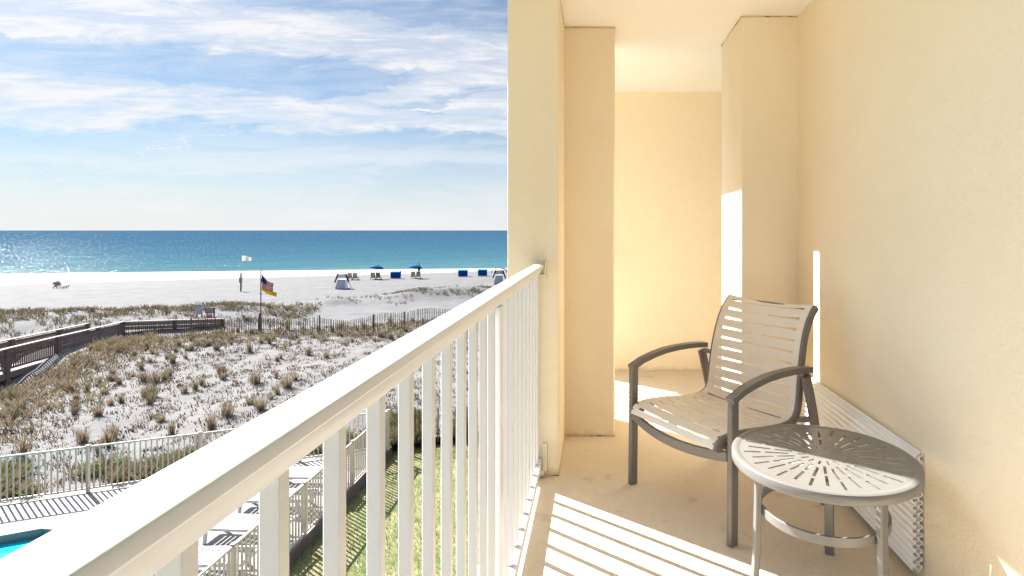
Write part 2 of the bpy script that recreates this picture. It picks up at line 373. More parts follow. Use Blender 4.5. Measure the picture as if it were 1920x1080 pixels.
# ------------------------------------------------------------------ setting: sand, sea, deck, lawn
def sand_mat():
    m = mat('white_sand', (.5, .48, .46), .9, spec=.15); n = NT(m.node_tree); b = n.n['Principled BSDF']
    p = n.new('ShaderNodeNewGeometry').outputs['Position']
    x, y, z = n.sep(p)
    s = n.vmath('DOT_PRODUCT', n.vmath('SUBTRACT', p, (P0.x, P0.y, 0)), (NS.x, NS.y, 0))
    a = n.vmath('DOT_PRODUCT', n.vmath('SUBTRACT', p, (P0.x, P0.y, 0)), (EA.x, EA.y, 0))
    c = n.mix(n.ramp(n.noise(p, .5, 5, .6), [(.3, 0), (.7, 1)]), (.126, .124, .128), (.088, .087, .091))
    # littered dune sand: pinkish roots and dry leaf
    dune = n.math('MULTIPLY', n.ramp(n.math('DIVIDE', s, 40), [(.0, 1), (.6, 1), (.66, 0)]), 1.0)
    c = n.mix(n.math('MULTIPLY', dune, .8), c, (.150, .146, .146))
    litter = n.ramp(n.noise(p, 1.3, 8, .7), [(.46, 0), (.68, .5)])
    c = n.mix(n.math('MULTIPLY', litter, dune), c, (.12, .105, .098))
    speck = n.ramp(n.noise(p, 7.0, 4, .7), [(.56, 0), (.62, .9)])
    c = n.mix(n.math('MULTIPLY', speck, dune), c, (.11, .095, .075))
    # wrack lines and damp sand
    w = n.noise(n.xyz(n.math('MULTIPLY', a, .06), n.math('MULTIPLY', s, .45), 0), 1.0, 6, .65)
    beach = n.ramp(n.math('DIVIDE', s, 100), [(.30, 0), (.36, 1), (.96, 1), (1, .6)])
    c = n.mix(n.math('MULTIPLY', n.ramp(w, [(.60, 0), (.72, .5)]), beach), c, (.085, .08, .075))
    foot = n.noise(p, 1.9, 5, .7)
    c = n.mix(n.math('MULTIPLY', n.ramp(foot, [(.48, 0), (.68, .5)]), beach), c, (.078, .078, .083))
    track = n.ramp(n.noise(n.xyz(n.math('MULTIPLY', a, .03), n.math('MULTIPLY', s, 1.3), 7), 1.0, 5, .6, .3), [(.54, 0), (.66, .75)])
    c = n.mix(n.math('MULTIPLY', track, beach), c, (.085, .085, .09))
    wet = n.ramp(n.math('ADD', n.math('DIVIDE', s, 100), n.math('MULTIPLY', n.noise(n.xyz(a, 0, 0), .12, 3), .02)), [(.885, 0), (.91, 1)])
    c = n.mix(n.math('MULTIPLY', wet, .75), c, (.095, .093, .092))
    n.l.new(c, b.inputs['Base Color'])
    h = n.math('ADD', n.math('MULTIPLY', foot, 1.0), n.math('MULTIPLY', n.noise(p, 7, 4, .6), .35))
    n.l.new(n.bump(h, .55, .12), b.inputs['Normal'])
    return m
M['sand'] = sand_mat()

def sheet(name, avals, svals, f, material, smooth=True):
    mb = MB(); na = len(avals)
    for s in svals:
        for a in avals: mb.v.append(f(a, s))
    for j in range(len(svals)-1):
        for i in range(na-1): mb.f.append((j*na+i, j*na+i+1, (j+1)*na+i+1, (j+1)*na+i)); mb.m.append(0)
    return mb.build(name, material, smooth=smooth, fixn=False)
def steps(*segs):
    out = []
    for a, b, st in segs:
        k = max(1, round((b-a)/st)); out += [a+(b-a)*i/k for i in range(k)]
    return out+[segs[-1][1]]
tag(sheet('beach_sand', steps((-150, -40, 4), (-40, 32, .5), (32, 150, 4)), steps((.34, 27, .4), (27, 52, .7), (52, 110, 2.5)),
      lambda a, s: (*AS(a, s), hz(*AS(a, s))), M['sand']), kind='structure')
# wide ground under everything on the landward side
mb = MB(); mb.add([(-300, -150, -.4), (300, -150, -.4), (300, 160, -.4), (-300, 60, -.4)], [(0, 1, 2, 3)])
M['soil'] = mat('ground_soil', (.24, .21, .16), .9, col2=(.18, .16, .11), nscale=.3)
tag(mb.build('ground', M['soil'], fixn=False), kind='structure')

def sea_mat():
    m = mat('sea_water', (.05, .2, .3), .18, spec=.11); n = NT(m.node_tree); b = n.n['Principled BSDF']
    p = n.new('ShaderNodeNewGeometry').outputs['Position']
    s = n.vmath('DOT_PRODUCT', n.vmath('SUBTRACT', p, (P0.x, P0.y, 0)), (NS.x, NS.y, 0))
    a = n.vmath('DOT_PRODUCT', n.vmath('SUBTRACT', p, (P0.x, P0.y, 0)), (EA.x, EA.y, 0))
    d = n.math('SUBTRACT', s, SHORE-4.0)
    lg = n.math('DIVIDE', n.math('LOGARITHM', n.math('MAXIMUM', n.math('ADD', d, 3.0), 1.0), 10.0), 4.0)      # 0 at shore, 1 at 10 km
    wob = n.math('MULTIPLY', n.math('SUBTRACT', n.noise(n.xyz(n.math('MULTIPLY', a, .010), n.math('MULTIPLY', s, .07), 0), 1.0, 4, .6), .5), .20)
    c = n.ramp(n.math('ADD', lg, wob), [(.10, (.062, .098, .10)), (.20, (.050, .105, .113)), (.36, (.033, .088, .112)), (.50, (.022, .067, .100)), (.64, (.016, .052, .090)), (1.0, (.012, .042, .082))])
    foam = n.math('MULTIPLY', n.ramp(n.noise(n.xyz(n.math('MULTIPLY', a, .05), n.math('MULTIPLY', s, .55), 3), 1.0, 6, .7), [(.55, 0), (.63, 1)]), n.ramp(n.math('DIVIDE', d, 40), [(0, .6), (.04, .34), (.40, .20), (.9, 0)]))
    c = n.mix(foam, c, (.26, .27, .27))
    n.l.new(c, b.inputs['Base Color'])
    rot = n.xyz(n.math('MULTIPLY', a, .55), s, 0)
    w1 = n.noise(rot, .22, 3, .5); w2 = n.noise(rot, 1.1, 4, .6); w3 = n.noise(n.xyz(a, s, 0), .03, 2, .5)
    h = n.math('ADD', n.math('ADD', n.math('MULTIPLY', w1, 1.0), n.math('MULTIPLY', w2, .40)), n.math('MULTIPLY', w3, 3.0))
    bn = n.bump(h, 1.0, .75)
    df = n.new('ShaderNodeBsdfDiffuse'); n.l.new(c, df.inputs[0]); n.l.new(bn, df.inputs['Normal'])
    gl = n.new('ShaderNodeBsdfGlossy'); gl.inputs['Roughness'].default_value = .10; n.l.new(bn, gl.inputs['Normal'])
    lw = n.new('ShaderNodeLayerWeight'); lw.inputs[0].default_value = .5; n.l.new(bn, lw.inputs['Normal'])
    dc = n.math('ADD', s, 12.0)
    sp = n.noise(n.xyz(n.math('MULTIPLY', n.math('DIVIDE', a, dc), 520.0), n.math('DIVIDE', 6000.0, dc), 0), 1.0, 1, .5)
    spark = n.math('MULTIPLY', n.ramp(sp, [(.61, 0), (.68, 1)]), .22)
    fac = n.math('ADD', n.math('ADD', .008, spark), n.math('MULTIPLY', n.math('POWER', lw.outputs['Facing'], 4.0), .07))
    mx = n.new('ShaderNodeMixShader'); n.l.new(fac, mx.inputs[0]); n.l.new(df.outputs[0], mx.inputs[1]); n.l.new(gl.outputs[0], mx.inputs[2])
    n.l.new(mx.outputs[0], n.n['Material Output'].inputs[0])
    return m
M['sea'] = sea_mat()
mb = MB(); q = [AS(-60000, 84), AS(60000, 84), AS(60000, 60000), AS(-60000, 60000)]
mb.add([(x, y, SEA) for x, y in q], [(0, 1, 2, 3)])
tag(mb.build('sea', M['sea'], fixn=False), kind='structure')

FX = -6.45                                    # line of the pool fence that runs along the lawn
corner_a = (FX-P0.x)/EA.x
CORNER = AS(corner_a, 0)
# pool outline
pool = [(-30, 3.9), (-14.6, 11.65), (-13.4, 12.32), (-12.6, 12.72), (-11.7, 12.6), (-11.0, 11.8), (-10.6, 10.6), (-10.4, 9.0), (-10.4, 2.0), (-30, 2.0)]
def offs(poly, d):
    out = []
    for i, p in enumerate(poly):
        p = Vector(p); a = Vector(poly[i-1]); b = Vector(poly[(i+1) % len(poly)])
        t0 = (p-a).normalized(); t1 = (b-p).normalized(); t = (t0+t1).normalized(); nn = Vector((-t.y, t.x))
        out.append(tuple(p+nn*d/max(.4, t.dot(t1))))
    return out
coping = offs(pool, .36)
mb = MB()
outer = [AS(-32, .33), AS(corner_a+.1, .33), (FX+.05, 2.0), coping[8]] + coping[7:0:-1] + [coping[0]]
mb.add([(x, y, 0) for x, y in outer], [tuple(range(len(outer)))])
ob = mb.build('pool_deck', M['deck'], fixn=False); tag(ob, kind='structure')
b_ = bmesh.new(); b_.from_mesh(ob.data); bmesh.ops.triangulate(b_, faces=b_.faces)
for f in b_.faces:
    if f.normal.z < 0: f.normal_flip()
b_.to_mesh(ob.data); b_.free()
k = len(pool); mb = MB()
for i in range(k-2):
    j = i+1; po, pn = coping[i], coping[j]; io, i2 = pool[i], pool[j]
    mb.add([(*po, .03), (*pn, .03), (*i2, .03), (*io, .03), (*io, -.02), (*i2, -.02), (*po, -.02), (*pn, -.02)], [(0, 1, 2, 3), (3, 2, 5, 4), (0, 6, 7, 1)])
tag(mb.build('pool_coping', M['coping']), kind='structure')
mb = MB()
for i in range(k-2):
    j = i+1; mb.add([(*pool[i], -.021), (*pool[j], -.021), (*pool[j], -.6), (*pool[i], -.6)], [(0, 1, 2, 3)])
tag(mb.build('pool_wall', M['pool_tile']), kind='structure')
mw = mat('pool_water', (.005, .40, .52), .06, spec=.5, bump=.5, bscale=1.6, bdist=.10, col2=(.02, .50, .60), nscale=1.5)
mb = MB(); mb.add([(x, y, -.17) for x, y in pool], [tuple(range(k))])
tag(mb.build('pool_water', mw), kind='structure')

lm = mat('lawn_turf', (.09, .115, .03), .9, col2=(.165, .155, .06), nscale=.9, bump=.6, bscale=25, bdist=.03, spots=(3.0, .52, .66, (.24, .19, .10)))
mb = MB(); mb.add([(FX+.06, -6, -.22), (12, -6, -.22), (*AS(30, .33), -.22), (*AS(corner_a+.1, .33), -.22)], [(0, 1, 2, 3)])
tag(mb.build('lawn', lm, fixn=False), kind='structure')
mb = MB(); rr = random.Random(3)
for _ in range(26000):
    y = rr.uniform(7, 20); x = rr.uniform(FX+.12, -1.2+.0*y)
    if toAS(x, y)[1] > .3: continue
    h = rr.uniform(.04, .11); a = rr.uniform(0, 2*pi); w = .007; l = rr.uniform(0, .07); b2 = rr.uniform(0, 2*pi)
    mb.add([(x-w*cos(a), y-w*sin(a), -.225), (x+w*cos(a), y+w*sin(a), -.225), (x+l*cos(b2), y+l*sin(b2), -.225+h)], [(0, 1, 2)])
tag(mb.build('lawn_grass', M['lawn_blade'], fixn=False), kind='stuff')

# ------------------------------------------------------------------ the balcony
ZC = FL+2.487
WX = 1.165
mb = MB(); mb.box((-.44, -1.0, FL-.22), (2.6, 5.3, FL))
tag(mb.build('balcony_floor', M['floor'], bevel=.006), kind='structure')
mb = MB(); mb.add([(x, y, z) for z in (ZC, ZC+.25) for x, y in ((-.45, -1.0), (2.6, -1.0), (2.6, 5.3), (-.105, 5.3), (-.105, 3.56), (-.45, 3.56))], [(5, 4, 3, 2, 1, 0), (6, 7, 8, 9, 10, 11), (0, 1, 7, 6), (1, 2, 8, 7), (2, 3, 9, 8), (3, 4, 10, 9), (4, 5, 11, 10), (5, 0, 6, 11)])
tag(mb.build('balcony_ceiling', M['stucco_ceiling']), kind='structure')
def block(name, a, b, label, cat, bevel=.012):
    mb = MB(); mb.box((a[0]-a[0], a[1]-a[1], 0), (b[0]-a[0], b[1]-a[1], b[2]-a[2]))
    # slightly uneven plaster edges
    o = mb.build(name, M['stucco'], bevel=bevel, seg=3); o.location = a
    if cat in ('column', 'pilaster'):
        w_, d_ = b[0]-a[0], b[1]-a[1]
        for z0, z1 in ((.003, .009), (ZC-a[2]-.008, ZC-a[2]-.001)):
            mb = MB(); mb.box((-.0015, -.0015, z0), (w_+.0015, d_+.0015, z1)); mb.build('sealant_joint', M['joint'], o)
    return tag(o, label, cat)
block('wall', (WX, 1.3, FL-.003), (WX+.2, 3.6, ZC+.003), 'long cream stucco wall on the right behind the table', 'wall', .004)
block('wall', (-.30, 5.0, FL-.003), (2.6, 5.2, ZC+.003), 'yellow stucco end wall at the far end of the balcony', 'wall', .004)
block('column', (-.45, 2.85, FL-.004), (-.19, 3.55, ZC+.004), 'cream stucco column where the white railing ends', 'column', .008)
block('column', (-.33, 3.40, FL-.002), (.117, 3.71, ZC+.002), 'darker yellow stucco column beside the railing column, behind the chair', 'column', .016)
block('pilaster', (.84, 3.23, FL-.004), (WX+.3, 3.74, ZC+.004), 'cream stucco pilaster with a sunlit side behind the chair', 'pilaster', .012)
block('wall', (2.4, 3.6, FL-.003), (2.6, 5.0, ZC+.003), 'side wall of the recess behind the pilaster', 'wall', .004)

mb = MB(); mb.box((-1.38, -1.0, FL+3.0), (-.47, 3.9, FL+3.14)); mb.box((-.47, -1.0, ZC+.25), (-.30, 3.5, FL+3.14))  # unseen slab and upstand, added to keep sun off the right wall
tag(mb.build('sun_blocker', M['stucco_ceiling']), 'unseen slab added above the balcony to keep sun off the right wall', 'sun_blocker')
def added_dark_door():  # unseen dark glazing, added to cut light bounced onto the near column
    t = empty('added_dark_door', (WX+.06, -.45, FL), 0, 'unseen dark glazed door added beside the viewer to cut bounced light', 'door')
    mb = MB()
    for y in (-.57, .55, 1.71): mb.box((-.03, y, 0), (.03, y+.04, 2.3))
    mb.box((-.03, -.529, 2.26), (.03, 1.709, 2.3)); mb.box((-.03, -.529, 0), (.03, 1.709, .06)); mb.build('frame', M['white_paint'], t)
    gm = mat('dark_door_glass', (.02, .022, .024), .04)
    for y, y2 in ((-.529, .549), (.591, 1.709)): MB().box((-.006, y, .061), (.006, y2, 2.259)).build('pane', gm, t)
    block('wall', (WX, -1.0, FL+2.3), (WX+.2, 1.3, ZC+.003), 'strip of cream stucco wall above the added dark door', 'wall', .004)
added_dark_door()
def railing(y0, y1, label, group, posts, first, near_bracket):
    r = empty('balcony_railing', (-.295, (y0+y1)/2, FL), 0, label, 'railing', group)
    yc = (y0+y1)/2
    L0, L1 = y0-yc, y1-yc
    # bread-loaf top rail with a channel below
    prof = [(-.019, 1.070), (-.0175, 1.0765), (-.011, 1.081), (.000, 1.083), (.014, 1.083), (.025, 1.081), (.0315, 1.0765), (.033, 1.071),
            (.033, 1.0635), (.0305, 1.061), (.0245, 1.061), (.0225, 1.050), (.0165, 1.034), (.0125, 1.030), (-.0125, 1.030), (-.0150, 1.034), (-.0165, 1.050), (-.0175, 1.061), (-.019, 1.0635)]
    mb = MB(); n_ = len(prof)
    mb.add([(x, L0, z) for x, z in prof]+[(x, L1, z) for x, z in prof],
           [(i, (i+1) % n_, n_+(i+1) % n_, n_+i) for i in range(n_)]+[tuple(range(n_)), tuple(range(n_, 2*n_))])
    o = mb.build('top_rail', M['white_paint'], r, bevel=.0015, seg=1)
    mb = MB(); mb.box((-.020, L0, .046), (.022, L1, .090)); mb.build('bottom_rail', M['white_paint'], r, bevel=.003)
    y = y0+first
    k_ = 0
    while y < y1-.03:
        if not any(abs(y-p) < .045 for p in posts):
            mb = MB(); mb.box((-.0095, -.0095, .091), (.0095, .0095, 1.031))
            b = mb.build('baluster', M['white_paint'], r, bevel=.0018, seg=1); b.location = (0, y-yc, 0)
        y += .119; k_ += 1
    for p in posts:
        mb = MB(); mb.box((-.019, p-yc-.025, .0), (.021, p-yc+.025, 1.029))
        mb.box((-.05, p-yc-.05, .0), (.05, p-yc+.05, .008)); mb.build('post', M['white_paint'], r, bevel=.003)
    for e_, s_ in ((L1, -1),):
        mb = MB(); mb.box((-.028, e_-.022, 1.006), (.050, e_+.012, 1.028)); mb.box((.0345, e_-.02, 1.02), (.046, e_+.012, 1.094))
        mb.build('bracket', M['bracket_paint'], r, bevel=.003)
        mb = MB(); mb.box((.024, e_-.02, .03), (.05, e_+.012, .17)); mb.box((-.03, e_-.03, .012), (.034, e_-.002, .04))
        mb.build('bracket', M['bracket_paint'], r, bevel=.003)
    return r
railing(-1.0, 2.852, 'white metal balcony railing ending at the cream column', 'white balcony railings', [-.02, 1.64], .0+.086*1, True)
railing(3.712, 5.0, 'far white balcony railing beyond the yellow column, casting striped shadows', 'white balcony railings', [], .07, False)

# ------------------------------------------------------------------ chair
def make_chair():
    W = Vector((.552, -.834)); ang = atan2(W.y, W.x)
    c = empty('patio_chair', (.362, 2.494, FL), ang, 'taupe metal patio armchair with beige slotted sling seat, behind the round table', 'chair')
    hw = .325
    bp = [(-.0135, -.018), (-.009, -.021), (.009, -.021), (.0135, -.018), (.0135, .018), (.009, .021), (-.009, .021), (-.0135, .018)]
    arm_p = [(-.021, -.013), (.021, -.013), (.021, .013), (-.021, .013)]
    for sx in (-1, 1):
        x = sx*hw
        MB().sweep([(x, .0, .0), (x, .004, .30), (x, .006, .578)], bp, (1, 0, 0)).build('leg', M['taupe'], c, bevel=.002)
        MB().sweep([(x, .610, .0), (x, .565, .22), (x, .515, .44), (x, .468, .605)], bp, (1, 0, 0)).build('leg', M['taupe'], c, bevel=.002)
        arm = [(-.0125, .573), (.055, .603), (.13, .622), (.20, .634), (.28, .640), (.36, .641), (.43, .638), (.495, .632)]
        MB().sweep([(x, a, b) for a, b in arm], arm_p, (1, 0, 0)).build('armrest', M['taupe'], c, bevel=.0025)
    path = SEATPATH
    side = [(-.014, -.0125), (-.010, -.0165), (.010, -.0165), (.014, -.0125), (.014, .0125), (.010, .0165), (-.010, .0165), (-.014, .0125)]
    for sx in (-1, 1):
        pts = [(sx*(.272-.012*sm(.5, .9, z)), y, z) for y, z in path]
        MB().sweep(pts, side, (1, 0, 0)).build('side_frame', M['taupe'], c, smooth=True, bevel=.002)
        # brackets joining the sling frame to arm and front leg
        for p_, q_ in (((sx*.27, .02, .375), (sx*.32, .012, .372)), ((sx*.268, .455, .40), (sx*.322, .53, .40)), ((sx*.268, .503, .60), (sx*.322, .475, .605))):
            MB().bar(p_, q_, .028, .021).build('bracket', M['taupe'], c, bevel=.003)
    # bowed front apron and rear stretcher
    pts = []
    for i in range(17):
        t = i/16*2-1; pts.append((t*(hw-.015), -.010-.03*(1-t*t), .350-.030*(1-t*t)))
    MB().sweep(pts, [(-.020, -.009), (.020, -.009), (.020, .009), (-.020, .009)], (0, 0, 1)).build('apron', M['taupe'], c, bevel=.002, smooth=True)
    MB().tube([(-.27, .465, .372), (.27, .465, .372)], .011).build('stretcher', M['taupe'], c, smooth=True)
    MB().tube([(-.258, .626, .879), (0, .630, .880), (.258, .626, .879)], .008).build('top_bar', M['taupe'], c, smooth=True)
    sling(c, path)
    return c
SEATPATH = [(-.038, .362), (-.030, .384), (-.008, .400), (.06, .405), (.14, .400), (.22, .392), (.30, .385), (.37, .382), (.42, .386), (.455, .404), (.474, .436), (.484, .48), (.492, .54), (.501, .60), (.512, .66), (.527, .72), (.548, .78), (.574, .83), (.602, .866), (.628, .889)]
def sling(c, path):
    P = [Vector((0, y, z)) for y, z in path]
    d = [0]
    for i in range(1, len(P)): d.append(d[-1]+(P[i]-P[i-1]).length)
    T = d[-1]
    def at(t):
        for i in range(1, len(d)):
            if t <= d[i]+1e-9:
                k_ = (t-d[i-1])/(d[i]-d[i-1]); p = P[i-1].lerp(P[i], k_); tg = (P[i]-P[i-1]).normalized(); return p, Vector((0, -tg.z, tg.y))
        return P[-1], Vector((0, -1, 0))
    fold = next(d[i] for i in range(len(path)) if path[i][0] >= .455)
    def piece(name, t0, t1, rows, sag):
        mb = MB(); sl = .0062; pitch = (t1-t0)/rows
        # u stations, v stations
        us = [-1, -.93, -.86, -.62, -.38, -.16, -.10, .10, .16, .38, .62, .86, .93, 1]
        vs = [t0]
        slots = []
        for r_ in range(rows):
            m_ = t0+pitch*(r_+.5); vs += [m_-sl, m_+sl]; slots.append(len(vs)-2)
            if r_ < rows-1: vs.append(m_+pitch/2)
        vs.append(t1)
        for j, t in enumerate(vs):
            p, nn = at(min(t, T)); z_ = p.z
            hw = .270-.012*sm(.5, .9, z_)
            for i, u in enumerate(us):
                g = (1-u*u)*sag
                # slots taper towards the middle of the strap
                tt = t
                for r_, j0 in enumerate(slots):
                    if j in (j0, j0+1):
                        m_ = t0+pitch*(r_+.5); tap = .45+.55*min(1, abs(u)/.86) if abs(u) < .87 else 1
                        tt = m_+(sl if j == j0+1 else -sl)*tap
                p2, nn2 = at(min(max(tt, 0), T))
                g -= .0175; mb.v.append((u*hw, p2.y-nn2.y*g, p2.z-nn2.z*g))
        nu = len(us)
        for j in range(len(vs)-1):
            for i in range(nu-1):
                um = (us[i]+us[i+1])/2
                if j in slots:
                    r_ = slots.index(j); au = abs(um)
                    if r_ % 2 == 0 and .10 < au < .86: continue
                    if r_ % 2 == 1 and au < .86: continue
                mb.f.append((j*nu+i, j*nu+i+1, (j+1)*nu+i+1, (j+1)*nu+i)); mb.m.append(0)
        return mb.build(name, M['sling'], c, smooth=False, solid=.004)
    piece('seat', .004, fold-.004, 9, .012)
    piece('backrest', fold+.004, T-.002, 10, .022)
make_chair()

# ------------------------------------------------------------------ round side table
def make_table():
    TC = (.792, 1.955); H = .47; RR = .309
    t = empty('side_table', (TC[0], TC[1], FL), radians(4), 'round champagne metal side table with starburst slots, half in shadow', 'table')
    mb = MB()
    mb.lathe([(.281, H-.004), (.290, H-.001), (.302, H-.001), (RR-.002, H-.003), (RR, H-.007), (RR, H-.030), (RR-.002, H-.034), (.302, H-.034), (.299, H-.030), (.299, H-.011), (.281, H-.009)], 96)
    mb.build('rim', M['silver'], t, smooth=True, bevel=.001, seg=1)
    nr = 32; rings = [.002, .045, .055, .085, .100, .115, .135, .160, .175, .195, .210, .225, .250, .268, .284]
    opn = {0: [(.100, .160), (.175, .250)], 1: [(.055, .085), (.115, .195), (.210, .268)]}
    mb = MB(); w = .0052; nk = nr*2
    for r in rings:
        for k_ in range(nr):
            th = 2*pi*k_/nr; dl = min(w/max(r, .01), pi/nr*.55)
            for sgn in (-1, 1): mb.v.append((r*cos(th+sgn*dl), r*sin(th+sgn*dl), H-.006))
    for j in range(len(rings)-1):
        rm = (rings[j]+rings[j+1])/2
        for q_ in range(nk):
            if q_ % 2 == 0:
                if any(a < rm < b for a, b in opn[(q_//2) % 2]): continue
            q2 = (q_+1) % nk
            mb.f.append((j*nk+q_, j*nk+q2, (j+1)*nk+q2, (j+1)*nk+q_)); mb.m.append(0)
    mb.f.append(tuple(range(nk))); mb.m.append(0)
    mb.build('tabletop', M['silver'], t, solid=.004)
    for dg in (-66, 176, 58):
        a = radians(dg); d = Vector((cos(a), sin(a), 0)); s_ = Vector((-sin(a), cos(a), 0)); r0 = .226
        prof = [(-.017, -.007), (-.014, -.0105), (.014, -.0105), (.017, -.007), (.017, .007), (.014, .0105), (-.014, .0105), (-.017, .007)]
        pts = [d*(r0+.012)+Vector((0, 0, .0)), d*(r0+.004)+Vector((0, 0, .15)), d*r0+Vector((0, 0, .30)), d*r0+Vector((0, 0, H-.011))]
        MB().sweep(pts, prof, s_).build('leg', M['silver'], t, bevel=.0015, smooth=True)
    r1 = .210
    MB().lathe([(r1-.005, .262), (r1+.004, .262), (r1+.004, .292), (r1-.005, .292)], 80).build('stretcher_ring', M['silver'], t, smooth=True, bevel=.0015)
    return t
make_table()

# ------------------------------------------------------------------ stacked corrugated storm panels against the wall
def storm_panels():
    names = ['outermost white corrugated storm panel of the stack leaning on the wall', 'middle white corrugated storm panel of the stack leaning on the wall', 'innermost white corrugated storm panel of the stack, against the wall']
    for k_ in range(3):
        xb = WX-.006-.0085*(2-k_)-.0; n_ = 15; z0 = .036+.012*(k_ % 2); hh = .43-.010*(2-k_); prof = []
        for i in range(n_+1):
            z = z0+hh*i/n_; q_ = hh/n_
            prof += [(-.012, z), (-.012, z+q_*.30), (0, z+q_*.52), (0, z+q_*.80)] if i < n_ else [(-.012, z)]
        y0, y1 = 1.985+.006*(2-k_), 3.215-.01*k_
        mb = MB(); m_ = len(prof)
        ys = [y0+(y1-y0)*i/4 for i in range(5)]
        for y in ys: mb.v += [(x, y-2.6, z) for x, z in prof]
        for j in range(4):
            for i in range(m_-1): mb.f.append((j*m_+i, j*m_+i+1, (j+1)*m_+i+1, (j+1)*m_+i)); mb.m.append(0)
        o = mb.build('storm_panel', M['shutter'], solid=.0022); o.location = (xb, 2.6, FL)
        tag(o, names[2-k_], 'storm panel', 'white corrugated storm panels leaning against the wall')
storm_panels()

# ------------------------------------------------------------------ pool fences
def pool_fence(pts, spacing, label, group, h=1.2):
    o0 = pts[0]
    f = empty('pool_fence', (o0[0], o0[1], 0), 0, label, 'fence', group)
    loc = lambda p, z: (p[0]-o0[0], p[1]-o0[1], z)
    for i, p in enumerate(pts):
        mb = MB(); x, y, _ = loc(p, 0); mb.box((x-.032, y-.032, 0), (x+.032, y+.032, h+.02)); mb.box((x-.037, y-.037, h+.02), (x+.037, y+.037, h+.034))
        mb.build('post', M['fence_paint'], f)
    for i in range(len(pts)-1):
        a, b = Vector(pts[i]), Vector(pts[i+1]); d = (b-a); L = d.length; d = d/L
        A, B = a+d*.033, b-d*.033
        MB().bar(loc(A, h-.02), loc(B, h-.02), .034, .042).build('top_rail', M['fence_paint'], f)
        MB().bar(loc(A, .10), loc(B, .10), .034, .04).build('bottom_rail', M['fence_paint'], f)
        mb = MB(); n_ = int(round(L/spacing))
        for k_ in range(1, n_):
            p = a+d*L*k_/n_; mb.bar(loc(p, .121), loc(p, h-.042), .028, .028, up=(d.x, d.y, 0))
        mb.build('picket_panel', M['fence_paint'], f)
    return f
seaf = []
a_ = corner_a
while a_ > -12: seaf.append(AS(a_, 0)); a_ -= 2.44
pool_fence(seaf, .122, 'white picket pool fence facing the dunes along the sunlit deck edge', 'white pool fences')
lawf = [(FX, CORNER[1]-.12-2.44*i) for i in range(6)]
lawf[0] = (FX, CORNER[1]-.18)
pool_fence(lawf, .122, 'white picket pool fence between the loungers and the lawn', 'white pool fences')
mb = MB(); mb.box((FX+.045, 2.5, -.23), (FX+.085, CORNER[1]+.1, .05)); o = mb.build('garden_edging', M['board'], bevel=.004)
tag(o, 'dark brown timber edging board under the lawn side pool fence', 'edging board')

# ------------------------------------------------------------------ white chaise loungers on the deck
def make_chaise():
    c = empty('chaise_lounge', (0, 0, 0), 0, 'x', 'lounge chair', 'white slatted chaise lounges along the lawn fence')
    mb = MB()
    for sx in (-1, 1): mb.bar((sx*.30, -.95, .33), (sx*.30, .95, .33), .045, .06)
    mb.bar((-.30, -.95, .33), (.30, -.95, .33), .05, .06); mb.bar((-.30, .95, .33), (.30, .95, .33), .05, .06)
    mb.build('frame', M['plastic'], c, bevel=.006)
    mb = MB()
    for i in range(11): y = -.88+i*.115; mb.box((-.278, y-.036, .345), (.278, y+.036, .362))
    mb.build('seat', M['plastic'], c)
    mb = MB(); n_ = Vector((0, .80, .60)).normalized()
    for i in range(7):
        p = Vector((0, .36, .37))+n_*(.05+.1*i); mb.bar((-.27, p.y, p.z), (.27, p.y, p.z), .08, .018, up=n_.cross(Vector((1, 0, 0))))
    for sx in (-1, 1): mb.bar((sx*.285, .36, .37), tuple(Vector((sx*.285, .36, .37))+n_*.72), .03, .035)
    mb.build('backrest', M['plastic'], c)
    for sx in (-1, 1):
        for y in (-.72, .72): MB().bar((sx*.29, y, 0), (sx*.29, y*.95, .30), .05, .06, up=(0, 1, 0)).build('leg', M['plastic'], c)
    return c
ch0 = make_chaise()
lab = ['white chaise lounge nearest the viewer behind the lawn fence', 'second white chaise lounge from the viewer along the lawn fence', 'third white chaise lounge from the viewer along the lawn fence', 'fourth white chaise lounge from the viewer along the lawn fence', 'fifth white chaise lounge from the viewer along the lawn fence', 'white chaise lounge nearest the corner of the two pool fences']
for i in range(6):
    loc = (FX-1.35+.05*(i % 2), 8.55+1.28*i, 0); rz = radians(-90+R.uniform(-4, 4))
    if i == 0: ch0.location = loc; ch0.rotation_euler = (0, 0, rz); ch0['label'] = lab[0]
    else: copy_tree(ch0, loc, rz, lab[i])

